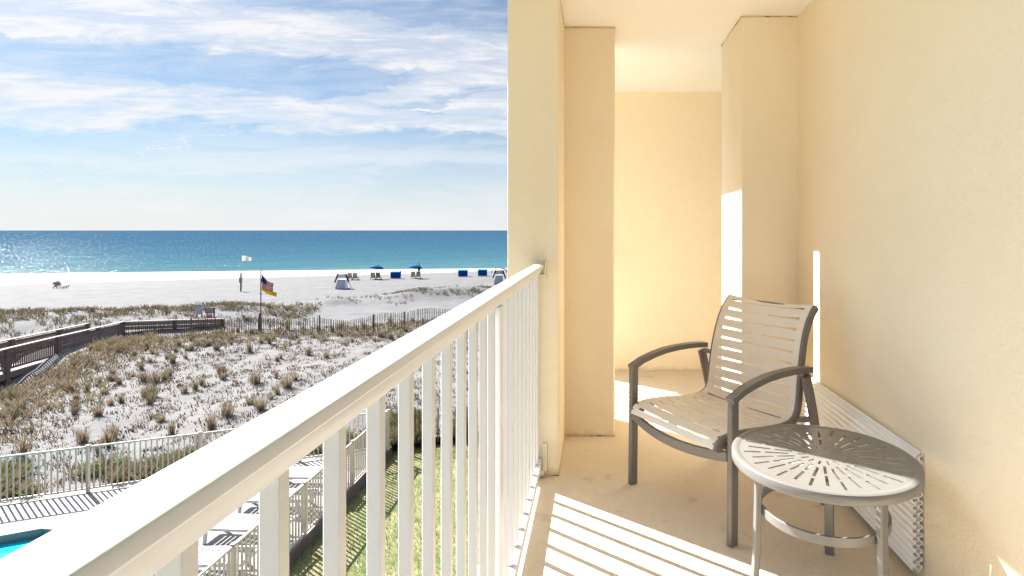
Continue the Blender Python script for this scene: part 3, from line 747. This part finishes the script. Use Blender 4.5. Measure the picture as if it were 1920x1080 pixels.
# ------------------------------------------------------------------ sand fences
def sand_fence(pts, label, group, postsat, spacing=.115, h=1.05, seed=1):
    rr = random.Random(seed); o0 = pts[0]
    f = empty('sand_fence', (o0[0], o0[1], hz(*o0[:2])), 0, label, 'fence', group); zb = f.location.z
    # resample
    bays = [[]]; wires = [[], []]
    d = 0; nextpost = 0; count = 0
    for i in range(len(pts)-1):
        a, b = Vector(pts[i][:2]), Vector(pts[i+1][:2]); L = (b-a).length; n_ = int(L/spacing)
        for k_ in range(n_):
            t = k_/n_; p = a.lerp(b, t); p = p+Vector((0, .10*sin(d*1.3)+.05*sin(d*3.1)))
            top = pts[i][2]+(pts[i+1][2]-pts[i][2])*t
            g = hz(p.x, p.y); hh = h+top+rr.uniform(-.035, .035)+.05*sin(d*1.9)
            le = rr.uniform(-.03, .03)
            bays[-1].append(((p.x-o0[0], p.y-o0[1], g-.05-zb), (p.x+le-o0[0], p.y-o0[1], g+hh-zb)))
            for w_ in (0, 1): wires[w_].append((p.x-o0[0], p.y-o0[1]-.012, g+hh*(.3+.45*w_)-zb))
            d += spacing; count += 1
            if count % 24 == 0: bays.append([])
    for bay in bays:
        if not bay: continue
        mb = MB()
        for a, b in bay: mb.bar(a, b, .036, .010, up=(0, 1, 0))
        mb.build('slat_panel', M['picket'], f)
    mb = MB()
    for w_ in wires: mb.tube(w_[::6]+[w_[-1]], .006, 4)
    mb.build('wire', M['post'], f)
    for (x, y, hh) in postsat:
        g = hz(x, y); MB().tube([(x-o0[0], y-o0[1]+.06, g-.1-zb), (x-o0[0], y-o0[1]+.06, g+hh-zb)], .042, 8).build('post', M['post'], f)
    return f
sfp = []
for px, py, top in [(222, 634, -.05), (300, 632, 0), (357, 631, 0), (420, 630, 0), (489, 626, .05), (540, 627, .0), (600, 625, 0), (655, 624, -.05), (700, 621, 0), (716, 619, .1), (770, 617, .1), (830, 614, .1), (900, 611, .1)]:
    x, y = ground_at(px, py, .42); sfp.append((x, y, top))
pp = [(*ground_at(px, 629, .42), hh) for px, hh in ((357, 1.15),)]+[(*ground_at(598, 626, .42), 1.2), (*ground_at(700, 622, .42), 1.15), (*ground_at(758, 618, .42), 1.1)]
sand_fence(sfp, 'weathered picket sand fence across the dune behind the grass band', 'brown sand fences', pp, h=.98)
e0 = (FX+.25, CORNER[1]+.25)
sand_fence([(e0[0], e0[1], 0), (e0[0]+3.2, e0[1]+1.0, .05), (e0[0]+6, e0[1]+1.9, 0)], 'short brown sand fence closing the far end of the lawn', 'brown sand fences', [(e0[0]+.1, e0[1], 1.15), (e0[0]+2.2, e0[1]+.7, 1.2)], h=1.0, seed=4)

# ------------------------------------------------------------------ boardwalk
def boardwalk():
    # near-side rail line: (x, y, rail top z, deck z)
    near = [(-22.6, 17.9, 2.00, .95), (-25.2, 23.95, 1.74, .70), (-26.9, 28.0, 1.49, .44), (-28.6, 32.2, 1.22, .20), (-29.9, 35.4, 1.02, .06)]
    turn = [(-29.9, 35.4, 1.02, .06), (-27.6, 36.7, .92, .06), (-25.3, 38.0, .80, .05)]
    o0 = (-26.9, 28.0, 0)
    w = empty('boardwalk', o0, 0, 'dark brown timber boardwalk with railings crossing the dune to the beach', 'boardwalk')
    L = lambda p, z: (p[0]-o0[0], p[1]-o0[1], z)
    off = Vector((-.9206, -.3906))*1.75
    far = [(p[0]+off.x, p[1]+off.y, p[2], p[3]) for p in near]
    for line in (near, far):
        for i, p in enumerate(line):
            g = hz(p[0], p[1]); mb = MB(); mb.box((L(p, 0)[0]-.09, L(p, 0)[1]-.09, g-.3), (L(p, 0)[0]+.09, L(p, 0)[1]+.09, p[2]-.02)); mb.build('post', M['wood'], w)
        for i in range(len(line)-1):
            a, b = line[i], line[i+1]
            dz = .05
            MB().bar(L(a, a[2]), L(b, b[2]), .20, .05).build('handrail', M['wood_top'], w)
            mb = MB()
            mb.bar(L(a, a[2]-.16), L(b, b[2]-.16), .05, .14); mb.bar(L(a, a[3]+.18), L(b, b[3]+.18), .05, .10)
            n_ = int(hypot(b[0]-a[0], b[1]-a[1])/.17)
            for k_ in range(1, n_):
                t = k_/n_; q_ = (a[0]+(b[0]-a[0])*t, a[1]+(b[1]-a[1])*t); top = a[2]+(b[2]-a[2])*t; bt = a[3]+(b[3]-a[3])*t
                mb.bar(L(q_, bt+.12), L(q_, top-.10), .045, .035, up=(.39, -.92, 0))
            mb.build('baluster_panel', M['wood'], w)
    mb = MB()
    for i in range(len(near)-1):
        a, b, c, d = near[i], near[i+1], far[i+1], far[i]
        n_ = int(hypot(b[0]-a[0], b[1]-a[1])/.15)
        for k_ in range(n_):
            t = (k_+.5)/n_; pa = Vector(L(a, a[3])).lerp(Vector(L(b, b[3])), t); pb = Vector(L(d, d[3])).lerp(Vector(L(c, c[3])), t); mb.bar(pa, pb, .14, .04)
    for i in range(2): pass
    mb.build('deck', M['wood_top'], w)
    for line in (near, far):
        for i in range(len(line)-1):
            a, b = line[i], line[i+1]; MB().bar(L(a, a[3]-.15), L(b, b[3]-.15), .06, .24).build('fascia', M['wood'], w)
    # boarded ramp side and the turn towards the beach
    for i in (2, 3):
        a, b = near[i], near[i+1]; s_ = .05
        mb = MB(); ex = Vector((.9206, .3906))*.06
        A = (a[0]+ex.x, a[1]+ex.y); B = (b[0]+ex.x, b[1]+ex.y)
        for k_ in range(3): mb.bar(L(A, a[3]+.15+.28*k_), L(B, b[3]+.15+.28*k_), .03, .26)
        mb.build('side_boards', M['wood'], w)
    for i in range(2):
        a, b = turn[i], turn[i+1]
        MB().bar(L(a, a[2]), L(b, b[2]), .20, .05).build('handrail', M['wood_top'], w)
        mb = MB()
        for k_ in range(2): mb.bar(L(a, a[2]-.16-.25*k_), L(b, b[2]-.16-.25*k_), .04, .22)
        mb.build('side_boards', M['wood_mid'], w)
        mb = MB(); mb.box((L(b, 0)[0]-.08, L(b, 0)[1]-.08, -.2), (L(b, 0)[0]+.08, L(b, 0)[1]+.08, b[2]-.02)); mb.build('post', M['wood'], w)
    return w
boardwalk()

# ------------------------------------------------------------------ signs by the boardwalk end
def info_board():
    x, y = ground_at(373, 612, .1); g = hz(x, y)
    k1 = (CAMZ-(570-432)*y/1050-g)/1.62
    t = empty('notice_board', (x, y, g), radians(-8), 'tall pale grey blank notice board behind the sand fence', 'sign')
    t.scale = (.95, 1, k1); mb = MB(); mb.box((-.27, -.02, .35), (.27, .02, 1.62)); mb.build('panel', M['grey_sign'], t, bevel=.01)
    mb = MB(); mb.box((-.19, -.026, 1.40), (.19, -.021, 1.55)); mb.build('heading_strip', mat('slate_blue_paint', (.16, .20, .32), .5), t)
    for sx in (-1, 1): MB().bar((sx*.2, .045, 0), (sx*.2, .045, 1.5), .07, .05).build('post', M['wood'], t)
    x, y = ground_at(393, 615, .1); g = hz(x, y)
    k2 = (CAMZ-(577-432)*y/1050-g)/1.49
    t = empty('warning_sign', (x, y, g), radians(-4), 'faded red warning board with white strip under a dark framed panel', 'sign')
    t.scale = (.95, 1, k2); mb = MB(); mb.bar((-.32, 0, 1.46), (.32, 0, 1.46), .06, .05); mb.bar((-.32, 0, .90), (.32, 0, .90), .06, .05); mb.bar((-.32, 0, .92), (-.32, 0, 1.44), .05, .05, up=(0, 1, 0)); mb.build('frame', M['wood'], t)
    for xx in (-.22, .32): MB().bar((xx, .03, 0), (xx, .03, 1.48), .07, .07, up=(0, 1, 0)).build('post', M['wood'], t)
    mb = MB(); mb.box((-.29, -.02, .93), (.29, .02, 1.43)); mb.build('upper_panel', mat('dull_mauve_panel', (.32, .27, .30), .6, col2=(.24, .20, .24), nscale=6), t)
    mb = MB(); mb.box((-.22, -.03, .15), (.20, .0, .84)); mb.build('red_panel', M['red_sign'], t)
    mb = MB(); mb.box((-.14, -.036, .70), (.16, -.031, .80)); mb.build('white_strip', M['white_sign'], t)
info_board()

# ------------------------------------------------------------------ flags
def flags():
    x, y = ground_at(489, 622, .42); g = hz(x, y)
    p = empty('flag_pole', (x, y, g), 0, 'tall grey flag pole rising beside the dark post in the sand fence', 'flag pole')
    H = CAMZ-71*y/1050-g
    MB().tube([(0, 0, -.1), (0, 0, H)], .045, 10, r2=.03).build('pole', M['metal_pole'], p, smooth=True)
    MB().tube([(-.06, -.02, -.1), (-.06, -.02, 1.2)], .075, 8).build('post', M['post'], p, smooth=True)
    MB().lathe([(.0, .05), (.03, .045), (.05, .0), (.03, -.03), (.0, -.03)], 10, (0, 0, H+.02)).build('finial', M['metal_pole'], p, smooth=True)
    zpx = lambda py: CAMZ-(py-432)*y/1050-g
    def cloth(name, c00, c01, c10, c11, nu, nv, mi, mats, label, seed):
        """corners: hoist top, hoist bottom, fly top, fly bottom as (x,z)"""
        mb = MB(); rr = random.Random(seed)
        for i in range(nu+1):
            for j in range(nv+1):
                u, v = i/nu, j/nv
                a = Vector(c00).lerp(Vector(c01), v); b = Vector(c10).lerp(Vector(c11), v); q_ = a.lerp(b, u)
                sagg = -.10*sin(pi*u)
                mb.v.append((q_.x, .07*sin(u*7+v*2.0+seed)*u+.03*sin(v*9), q_.y+sagg))
        for i in range(nu):
            for j in range(nv):
                mb.f.append((i*(nv+1)+j, (i+1)*(nv+1)+j, (i+1)*(nv+1)+j+1, i*(nv+1)+j+1)); mb.m.append(mi(i/nu, j/nv, j))
        o = mb.build(name, mats, None, smooth=True, solid=.006); o.location = (x, y, g)
        return tag(o, label, 'flag')
    k_ = y/1050
    cloth('national_flag', (.05, zpx(514)), (.05, zpx(538)), ((511-489)*k_, zpx(531)), ((512-489)*k_, zpx(547)), 16, 13,
          lambda u, v, j: 2 if (u < .42 and j < 7) else (0 if j % 2 == 0 else 1), [M['flag_red'], M['flag_white'], M['flag_blue']],
          'drooping red and white striped flag with a navy canton on the grey pole', 1)
    cloth('yellow_flag', (.05, zpx(537)), (.05, zpx(544)), ((520-489)*k_, zpx(548)), ((519.5-489)*k_, zpx(556)), 12, 5, lambda u, v, j: 0, [M['flag_yellow']],
          'plain yellow flag hanging under the striped flag', 3)
    # white flag further out
    x2, y2 = ground_at(451.5, 547, 0); g2 = hz(x2, y2); k2 = y2/1050
    z2 = lambda py: CAMZ-(py-432)*k2-g2
    p2 = empty('flag_post', (x2, y2, g2), 0, 'dark beach post with a pale rescue box, carrying a thin pole for the white flag', 'post')
    MB().tube([(0, 0, -.2), (0, 0, z2(512))], .07, 10).build('post', M['post'], p2, smooth=True)
    MB().tube([(.05, .1, .2), (.06, .1, z2(478))], .022, 8, r2=.014).build('thin_pole', M['flag_white'], p2, smooth=True)
    mb = MB(); mb.box((-.12, -.13, z2(530)), (.12, .12, z2(520))); mb.build('rescue_box', mat('pale_grey_box', (.30, .30, .32), .6), p2, bevel=.02)
    mb = MB(); nu, nv = 12, 6
    for i in range(nu+1):
        for j in range(nv+1):
            u, v = i/nu, j/nv
            top = z2(479.5)+(z2(482.5)-z2(479.5))*u; bot = z2(490.5)+(z2(488.8)-z2(490.5))*u
            mb.v.append((.07+u*1.08, .1+.09*sin(u*6), top+(bot-top)*v+.03*sin(u*5)))
    for i in range(nu):
        for j in range(nv): mb.f.append((i*(nv+1)+j, (i+1)*(nv+1)+j, (i+1)*(nv+1)+j+1, i*(nv+1)+j+1)); mb.m.append(1 if (2 <= j <= 3 and 4 <= i <= 9 and i != 6) else 0)
    o = mb.build('white_flag', [mat('white_flag_cloth', (.84, .84, .84), .8, trans=.45), M['flag_pink']], None, smooth=True, solid=.006); o.location = (x2, y2, g2)
    tag(o, 'white flag flying above the beach post with faint red marks', 'flag')
flags()

# ------------------------------------------------------------------ beach furniture
def place(px, py):
    x, y = ground_at(px, py, 0)
    for _ in range(4): x, y = ground_at(px, py, hz(x, y))
    return (x, y, hz(x, y))
def beach_umbrella(px, py, label):
    loc = place(px, py); t = empty('beach_umbrella', loc, 0, label, 'umbrella', 'blue beach umbrellas')
    H = 1.95; c = Vector((.12, 0, 0)); n_ = 8; tilt = Matrix.Rotation(radians(9), 3, 'Y')
    mb = MB(); rows = [(0, .34), (.3, .31), (.6, .21), (.82, .10), (.95, .0), (.96, -.10)]
    for r, z in rows:
        for k_ in range(n_*2):
            a = 2*pi*k_/(n_*2); rr_ = r*(1 if k_ % 2 == 0 else .965); zz = z-(.02 if k_ % 2 else 0)*r
            p = tilt @ Vector((rr_*cos(a), rr_*sin(a), zz)); mb.v.append((p.x, p.y, p.z+H-.3))
    for j in range(len(rows)-1):
        for k_ in range(n_*2): q2 = (k_+1) % (n_*2); mb.f.append((j*n_*2+k_, j*n_*2+q2, (j+1)*n_*2+q2, (j+1)*n_*2+k_)); mb.m.append(0)
    mb.build('canopy', M['blue_umb'], t, smooth=True, solid=.01, fixn=True)
    MB().tube([(-.12, 0, -.2), (.0, 0, H-.35), (.05, 0, H+.08)], .024, 8).build('pole', M['white_sign'], t, smooth=True)
    mb = MB()
    for k_ in range(n_):
        a = 2*pi*k_/n_; p = tilt @ Vector((.9*cos(a), .9*sin(a), .02)); q_ = tilt @ Vector((0, 0, .22)); mb.tube([(q_.x, q_.y, q_.z+H-.3), (p.x, p.y, p.z+H-.3)], .008, 5)
    mb.build('ribs', M['metal_pole'], t)
    return t
beach_umbrella(706, 523.5, 'blue beach umbrella left of the nearest blue cabana, over two loungers')
beach_umbrella(779, 522.5, 'blue beach umbrella with a standing person behind it')

def make_lounger():
    c = empty('beach_lounger', (0, 0, 0), 0, 'x', 'lounger', 'dark wooden beach loungers')
    mb = MB()
    for sx in (-1, 1): mb.bar((sx*.28, -.3, .30), (sx*.28, 1.25, .30), .05, .08)
    for y in (-.3, .5, 1.25): mb.bar((-.28, y, .30), (.28, y, .30), .05, .07)
    mb.build('frame', M['dark_wood'], c)
    mb = MB()
    for i in range(10): mb.box((-.25, -.02+i*.125, .341), (.25, .08+i*.125, .36))
    mb.build('seat', M['cushion'], c)
    mb = MB(); d = Vector((0, -.42, .72)).normalized()
    for i in range(6):
        p = Vector((0, -.02, .36))+d*(.07+.12*i); mb.bar((-.27, p.y, p.z), (.27, p.y, p.z), .10, .02, up=d.cross(Vector((1, 0, 0))))
    for sx in (-1, 1): mb.bar((sx*.25, 0.02, .33), tuple(Vector((sx*.25, .02, .36))+d*.76), .045, .045)
    mb.build('backrest', M['dark_wood'], c)
    for sx in (-1, 1):
        for y in (-.2, 1.15): MB().bar((sx*.28, y, 0), (sx*.28, y, .27), .06, .06, up=(0, 1, 0)).build('leg', M['dark_wood'], c)
    return c
lo0 = make_lounger(); first = True
shore_rz = atan2(EA.y, EA.x)
for px, py, rz, l_ in [(656, 525, .1, 'left lounger of the dark pair beside the white cabana'), (666, 525, .05, 'right lounger of the dark pair beside the white cabana'),
      (699.5, 524, .0, 'left lounger of the dark pair under the left blue umbrella'), (709, 524, .06, 'right lounger of the dark pair under the left blue umbrella'),
      (775, 522, .0, 'left lounger of the dark pair under the right blue umbrella'), (784.5, 522, .1, 'right lounger of the dark pair under the right blue umbrella'),
      (106, 541, -1.45, 'left of two dark loungers lying alone on the far left beach'), (112, 539, -1.6, 'right of two dark loungers lying alone on the far left beach')]:
    loc = place(px, py)
    if 'far left' in l_: copy_tree(lo0, loc, rz, l_, scale=.78)
    elif first: lo0.location = loc; lo0.rotation_euler = (0, 0, rz+.2); lo0['label'] = l_; first = False
    else: copy_tree(lo0, loc, rz+.2, l_)

def make_cabana():
    c = empty('beach_cabana', (0, 0, 0), 0, 'x', 'cabana', 'bright blue beach cabanas')
    # hood seen from behind: back sheet curving forward into the roof, two side sheets
    prof = [(0, .06), (0, .75), (.06, .93), (.20, 1.02), (.85, 1.05)]
    w_ = .64
    mb = MB(); k_ = len(prof)
    for x in (-w_, w_): mb.v += [(x, y, z) for y, z in prof]
    for i in range(k_-1): mb.f.append((i, i+1, k_+i+1, k_+i)); mb.m.append(0 if i < 2 else 1)
    mb.build('hood', [M['blue'], M['blue_light']], c, smooth=False, solid=.012)
    for sx in (-1, 1):
        mb = MB(); mb.add([(sx*w_, y, z) for y, z in prof]+[(sx*w_, .62, .06)], [tuple(range(k_+1))]); mb.build('side_panel', M['blue'], c, solid=.012)
        MB().tube([(sx*(w_-.03), .03, 0), (sx*(w_-.03), .80, 1.03)], .014, 6).build('strut', M['metal_pole'], c)
    mb = MB(); mb.box((-w_+.03, .06, .22), (w_-.03, .60, .30)); mb.build('seat', M['navy'], c, bevel=.02)
    return c
cb0 = make_cabana(); first = True
for px, py, l_ in [(741, 522.5, 'bright blue cabana between the two blue umbrellas'), (867.5, 519, 'left of the two bright blue cabanas near the column'), (904.5, 518, 'right of the two bright blue cabanas near the column')]:
    loc = place(px, py); rz = .12
    if first: cb0.location = loc; cb0.rotation_euler = (0, 0, rz); cb0['label'] = l_; first = False
    else: copy_tree(cb0, loc, rz, l_)

def white_tent(px, py, label, top):
    t = empty('beach_tent', place(px, py), .1, label, 'beach tent', 'white beach tents')
    for sx in (-1, 1):
        MB().bar((sx*.44, .1, 1.75), (sx*.78, .05, .75), .17, .07, up=(0, 1, 0)).build('folded_canopy', M['navy'], t, bevel=.02)
        MB().tube([(sx*.42, .1, 1.78), (sx*1.12, .0, 0)], .022, 6).build('leg', M['white_sign'], t)
        MB().tube([(sx*.42, .12, 1.78), (sx*.75, 1.2, 0)], .022, 6).build('leg', M['white_sign'], t)
    mb = MB(); mb.add([(-.42, .02, 1.12), (.36, .02, 1.12), (.46, -.28, .05), (-.66, -.28, .05)], [(0, 1, 2, 3)]); mb.add([(-.42, .02, 1.12), (.36, .02, 1.12), (.40, .75, 1.1), (-.45, .75, 1.1)], [(0, 1, 2, 3)])
    mb.add([(-.42, .02, 1.12), (-.45, .75, 1.1), (-.66, .8, .05), (-.66, -.28, .05)], [(0, 1, 2, 3)]); mb.add([(.36, .02, 1.12), (.40, .75, 1.1), (.46, .8, .05), (.46, -.28, .05)], [(0, 1, 2, 3)])
    mb.build('cover', M['white_cloth'], t, solid=.02)
    mb = MB(); mb.add([(-.40, .1, 1.72), (.40, .1, 1.72), (.55, .1, 1.25), (-.55, .1, 1.25)], [(0, 1, 2, 3)]); mb.build('upper_panel', M['white_cloth'], t, solid=.02)
    mb = MB(); mb.box((-.62, -.3, .0), (.75, .7, .05)); mb.build('base', M['navy'], t)
    if top:
        mb = MB(); n_ = 12
        for i in range(n_+1):
            a = pi*i/n_; 
            for y in (-.5, .8): mb.v.append((-.95*cos(a), y, 1.45+.62*sin(a)))
        for i in range(n_): mb.f.append((2*i, 2*i+2, 2*i+3, 2*i+1)); mb.m.append(0)
        mb.build('arched_canopy', M['blue_umb'], t, smooth=True, solid=.03)
    return t
white_tent(640.5, 542, 'white beach tent with two navy folded canopies, left of the loungers', False)
white_tent(936, 533, 'white beach tent with an arched blue canopy, just above the railing', True)

# ------------------------------------------------------------------ person at the water's edge
def person():
    x, y = ground_at(785.5, 515.5, -.45); g = hz(x, y)
    me = bpy.data.meshes.new('person')
    V = [((0, 0, .92), .13), ((0, 0, 1.10), .115), ((0, .0, 1.30), .145), ((0, 0, 1.44), .10), ((0, -.01, 1.52), .052), ((0, -.015, 1.60), .075), ((0, -.015, 1.70), .085),
         ((-.10, 0, .88), .095), ((-.12, .02, .48), .06), ((-.13, .05, .08), .042), ((-.13, -.08, .03), .035),
         ((.10, 0, .88), .095), ((.11, -.03, .48), .06), ((.12, .0, .08), .042), ((.12, -.13, .03), .035),
         ((-.20, 0, 1.40), .055), ((-.27, .02, 1.12), .042), ((-.24, -.08, .88), .03), ((-.235, -.10, .80), .026),
         ((.20, 0, 1.40), .055), ((.28, .02, 1.12), .042), ((.22, -.10, .90), .03), ((.20, -.13, .82), .026)]
    E = [(0,1),(1,2),(2,3),(3,4),(4,5),(5,6),(0,7),(7,8),(8,9),(9,10),(0,11),(11,12),(12,13),(13,14),(3,15),(15,16),(16,17),(17,18),(3,19),(19,20),(20,21),(21,22)]
    me.from_pydata([v for v, r in V], E, []); o = bpy.data.objects.new('person', me); COL.objects.link(o)
    me.materials.append(M['skin'])
    o.modifiers.new('skin', 'SKIN'); sv = me.skin_vertices[0].data if me.skin_vertices else None
    if sv is None:
        b = bmesh.new(); b.from_mesh(me); b.verts.layers.skin.verify(); b.to_mesh(me); b.free(); sv = me.skin_vertices[0].data
    for i, (v, r) in enumerate(V): sv[i].radius = (r, r*.8 if i < 4 else r); sv[i].use_root = (i == 0)
    md = o.modifiers.new('sub', 'SUBSURF'); md.levels = 1; md.render_levels = 1
    o.location = (x, y, g); o.rotation_euler = (0, 0, pi)
    tag(o, 'person in dark clothes standing at the water edge behind the right blue umbrella', 'person')
    mb = MB(); mb.lathe([(.0, .0), (.155, .02), (.165, .25), (.15, .42), (.175, .62), (.115, .70), (.0, .70)], 14, (0, 0, .80))
    for sx in (-1, 1): mb.tube([(sx*.10, 0, .88), (sx*.115, 0, .50)], .105, 10, r2=.085)
    mb.build('clothing', M['swim'], o, smooth=True)
    MB().lathe([(.0, .13), (.07, .11), (.098, .04), (.095, -.03), (.0, -.03)], 12, (0, .012, 1.69)).build('hair', M['hair'], o, smooth=True)
person()

# ------------------------------------------------------------------ dune plants
def tuft_mesh(seed, n_, h, spread, lean):
    rr = random.Random(seed); mb = MB()
    for _ in range(n_):
        a = rr.uniform(0, 2*pi); r0 = rr.uniform(0, spread*.45); b = a+rr.uniform(-.7, .7)
        hh = h*rr.uniform(.45, 1.0); ln = lean*rr.uniform(.2, 1.0)*hh; w = rr.uniform(.006, .011)
        base = Vector((r0*cos(a), r0*sin(a), -.04)); sd_ = Vector((-sin(b), cos(b), 0))*w; d = Vector((cos(b), sin(b), 0))
        p1 = base+d*ln*.30+Vector((0, 0, hh*.58)); p2 = base+d*ln*.95+Vector((0, 0, hh*rr.uniform(.8, 1.0)))
        mb.add([base-sd_, base+sd_, p1+sd_*.8, p1-sd_*.8, p2], [(0, 1, 2, 3), (3, 2, 4)], 0 if rr.random() < .72 else 1)
    return mb
PAL = [('grass_tan', 'grass_olive'), ('grass_brown', 'grass_tan'), ('grass_tan', 'grass_brown'), ('grass_olive', 'grass_tan')]
protos = []
for i in range(8):
    mb = tuft_mesh(20+i, 95+15*(i % 3), .55+.09*(i % 4), .28+.06*(i % 3), .55+.1*(i % 3)); a, b = PAL[i % 4]
    me = bpy.data.meshes.new('beach_grass_tuft'); me.from_pydata(mb.v, [], mb.f); me.materials.append(M[a]); me.materials.append(M[b]); me.polygons.foreach_set('material_index', mb.m)
    protos.append(me)
def on_walk(x, y, m=1.2):
    a, s = toAS(x, y); a2, s2 = toAS(-26.1, 28.0)
    return a2-2.1 < a < a2+.15 and s < 25.5
def dens(x, y):
    a, s = toAS(x, y); nz = mnoise.noise(Vector((x*.35, y*.35, 2)))
    d = .06+1.3*max(0, nz-.02)
    d += .75*sm(14.5, 17.5, s)*(1-sm(21.5, 24, s))                         # band before the sand fence
    aw = toAS(-26.1, 28.0)[0]
    d += .35*(1-sm(1.5, 6.5, abs(a-aw-3.2)))*sm(3, 7, s)                 # band along the boardwalk
    d *= sm(1.0, 3.2, s)
    return d
rr = random.Random(11); cnt = 0; tries = 0; spots = []
while cnt < 190 and tries < 40000:
    tries += 1
    s = rr.uniform(1.0, 22.5); a = rr.uniform(-19, 10); x, y = AS(a, s)
    px = 1117+1050*x/y
    if px < -25 or px > 905 or on_walk(x, y) or rr.random() > dens(x, y): continue
    if any((x-q[0])**2+(y-q[1])**2 < .05 for q in spots): continue
    spots.append((x, y)); o = bpy.data.objects.new('beach_grass_tuft', protos[rr.randrange(8)]); COL.objects.link(o)
    sc_ = rr.uniform(.45, 1.0)*(1.15 if s < 12 else 1.0); o.location = (x, y, hz(x, y)); o.rotation_euler = (rr.uniform(-.1, .1), rr.uniform(-.1, .1), rr.uniform(0, 6.28)); o.scale = (sc_, sc_, sc_*rr.uniform(.85, 1.15))
    tag(o, 'dry tan beach grass tuft on the white dune between pool fence and sand fence', 'beach grass', 'beach grass tufts on the near dune'); cnt += 1

# low scrub and dry grass too thick to count
def grass_mass(name, n_, sampler, mats, h0, h1, seed, w=.012):
    rr = random.Random(seed); mb = MB(); done = 0; tries = 0
    while done < n_ and tries < n_*30:
        tries += 1
        q_ = sampler(rr)
        if q_ is None: continue
        x, y, hs = q_; z = hz(x, y); hh = rr.uniform(h0, h1)*hs
        for _ in range(rr.randint(5, 9)):
            b = rr.uniform(0, 2*pi); ln = hh*rr.uniform(.1, .8); ww = w*rr.uniform(.7, 1.3)
            ox, oy = x+rr.gauss(0, .10), y+rr.gauss(0, .10)
            h2 = hh*rr.uniform(.5, 1)
            mb.add([(ox-ww*sin(b), oy+ww*cos(b), z-.03), (ox+ww*sin(b), oy-ww*cos(b), z-.03), (ox+ln*.4*cos(b)+ww*.7*sin(b), oy+ln*.4*sin(b)-ww*.7*cos(b), z+h2*.6), (ox+ln*cos(b), oy+ln*sin(b), z+h2)],
                   [(0, 1, 2), (0, 2, 3)], rr.randrange(len(mats)))
        done += 1
    return tag(mb.build(name, mats, fixn=False), kind='stuff')
def s_band(rr):
    if rr.random() < .58: s = rr.gauss(19.6, 1.5); a = rr.uniform(-18, 18)
    else:
        aw = toAS(-26.1, 28.0)[0]; s = rr.uniform(3, 22); a = aw+.12+abs(rr.gauss(0, 1.7))
    if not 1.5 < s < 23: return None
    x, y = AS(a, s)
    if on_walk(x, y): return None
    return x, y, 1.0
grass_mass('dune_grass', 1350, s_band, [M['grass_tan'], M['grass_brown'], M['grass_tan'], M['grass_olive']], .22, .52, 5)
def s_far(rr):
    if rr.random() < .72:
        a = rr.uniform(-45, 3.5); s = rr.gauss(31.5, 3.4); f_ = mnoise.noise(Vector((a*.4, s*.5, 1)))
        if f_ < rr.uniform(-.35, .35) and abs(s-33.5) > 1.3: return None
    else:
        a = rr.gauss(15.5, 5.5); s = rr.gauss(40.2, 1.8)
        if mnoise.noise(Vector((a*.5, s*.8, 6))) < rr.uniform(-.1, .5): return None
    x, y = AS(a, s)
    if s < 24.5: return None
    return x, y, .8 if s < 36 else .6
grass_mass('far_dune_grass', 3000, s_far, [M['grass_olive'], M['grass_brown'], M['leaf_dark']], .25, .6, 6, .016)
def s_cover(rr):
    s = rr.uniform(.6, 23); a = rr.uniform(-19, 20); x, y = AS(a, s)
    px = 1117+1050*x/y
    if px < -30 or px > 1060 or on_walk(x, y, 1.0): return None
    if mnoise.noise(Vector((x*.6, y*.6, 4))) < rr.uniform(-.7, .4): return None
    return x, y, 1.0
grass_mass('dune_ground_cover', 5600, s_cover, [M['leaf_dark'], M['leaf_dark'], M['grass_brown'], M['grass_brown']], .05, .16, 8, .018)
def s_green(rr):
    a = rr.uniform(-6, 10); s = rr.uniform(.38, 2.2); x, y = AS(a, s)
    if mnoise.noise(Vector((x*.7, y*.7, 14))) < -.15+.16*s+rr.uniform(-.15, .15): return None
    return x, y, 1.0
grass_mass('fence_foot_weeds', 4200, s_green, [M['leaf_green'], M['grass_olive'], M['grass_brown'], M['grass_brown']], .14, .46, 9, .014)
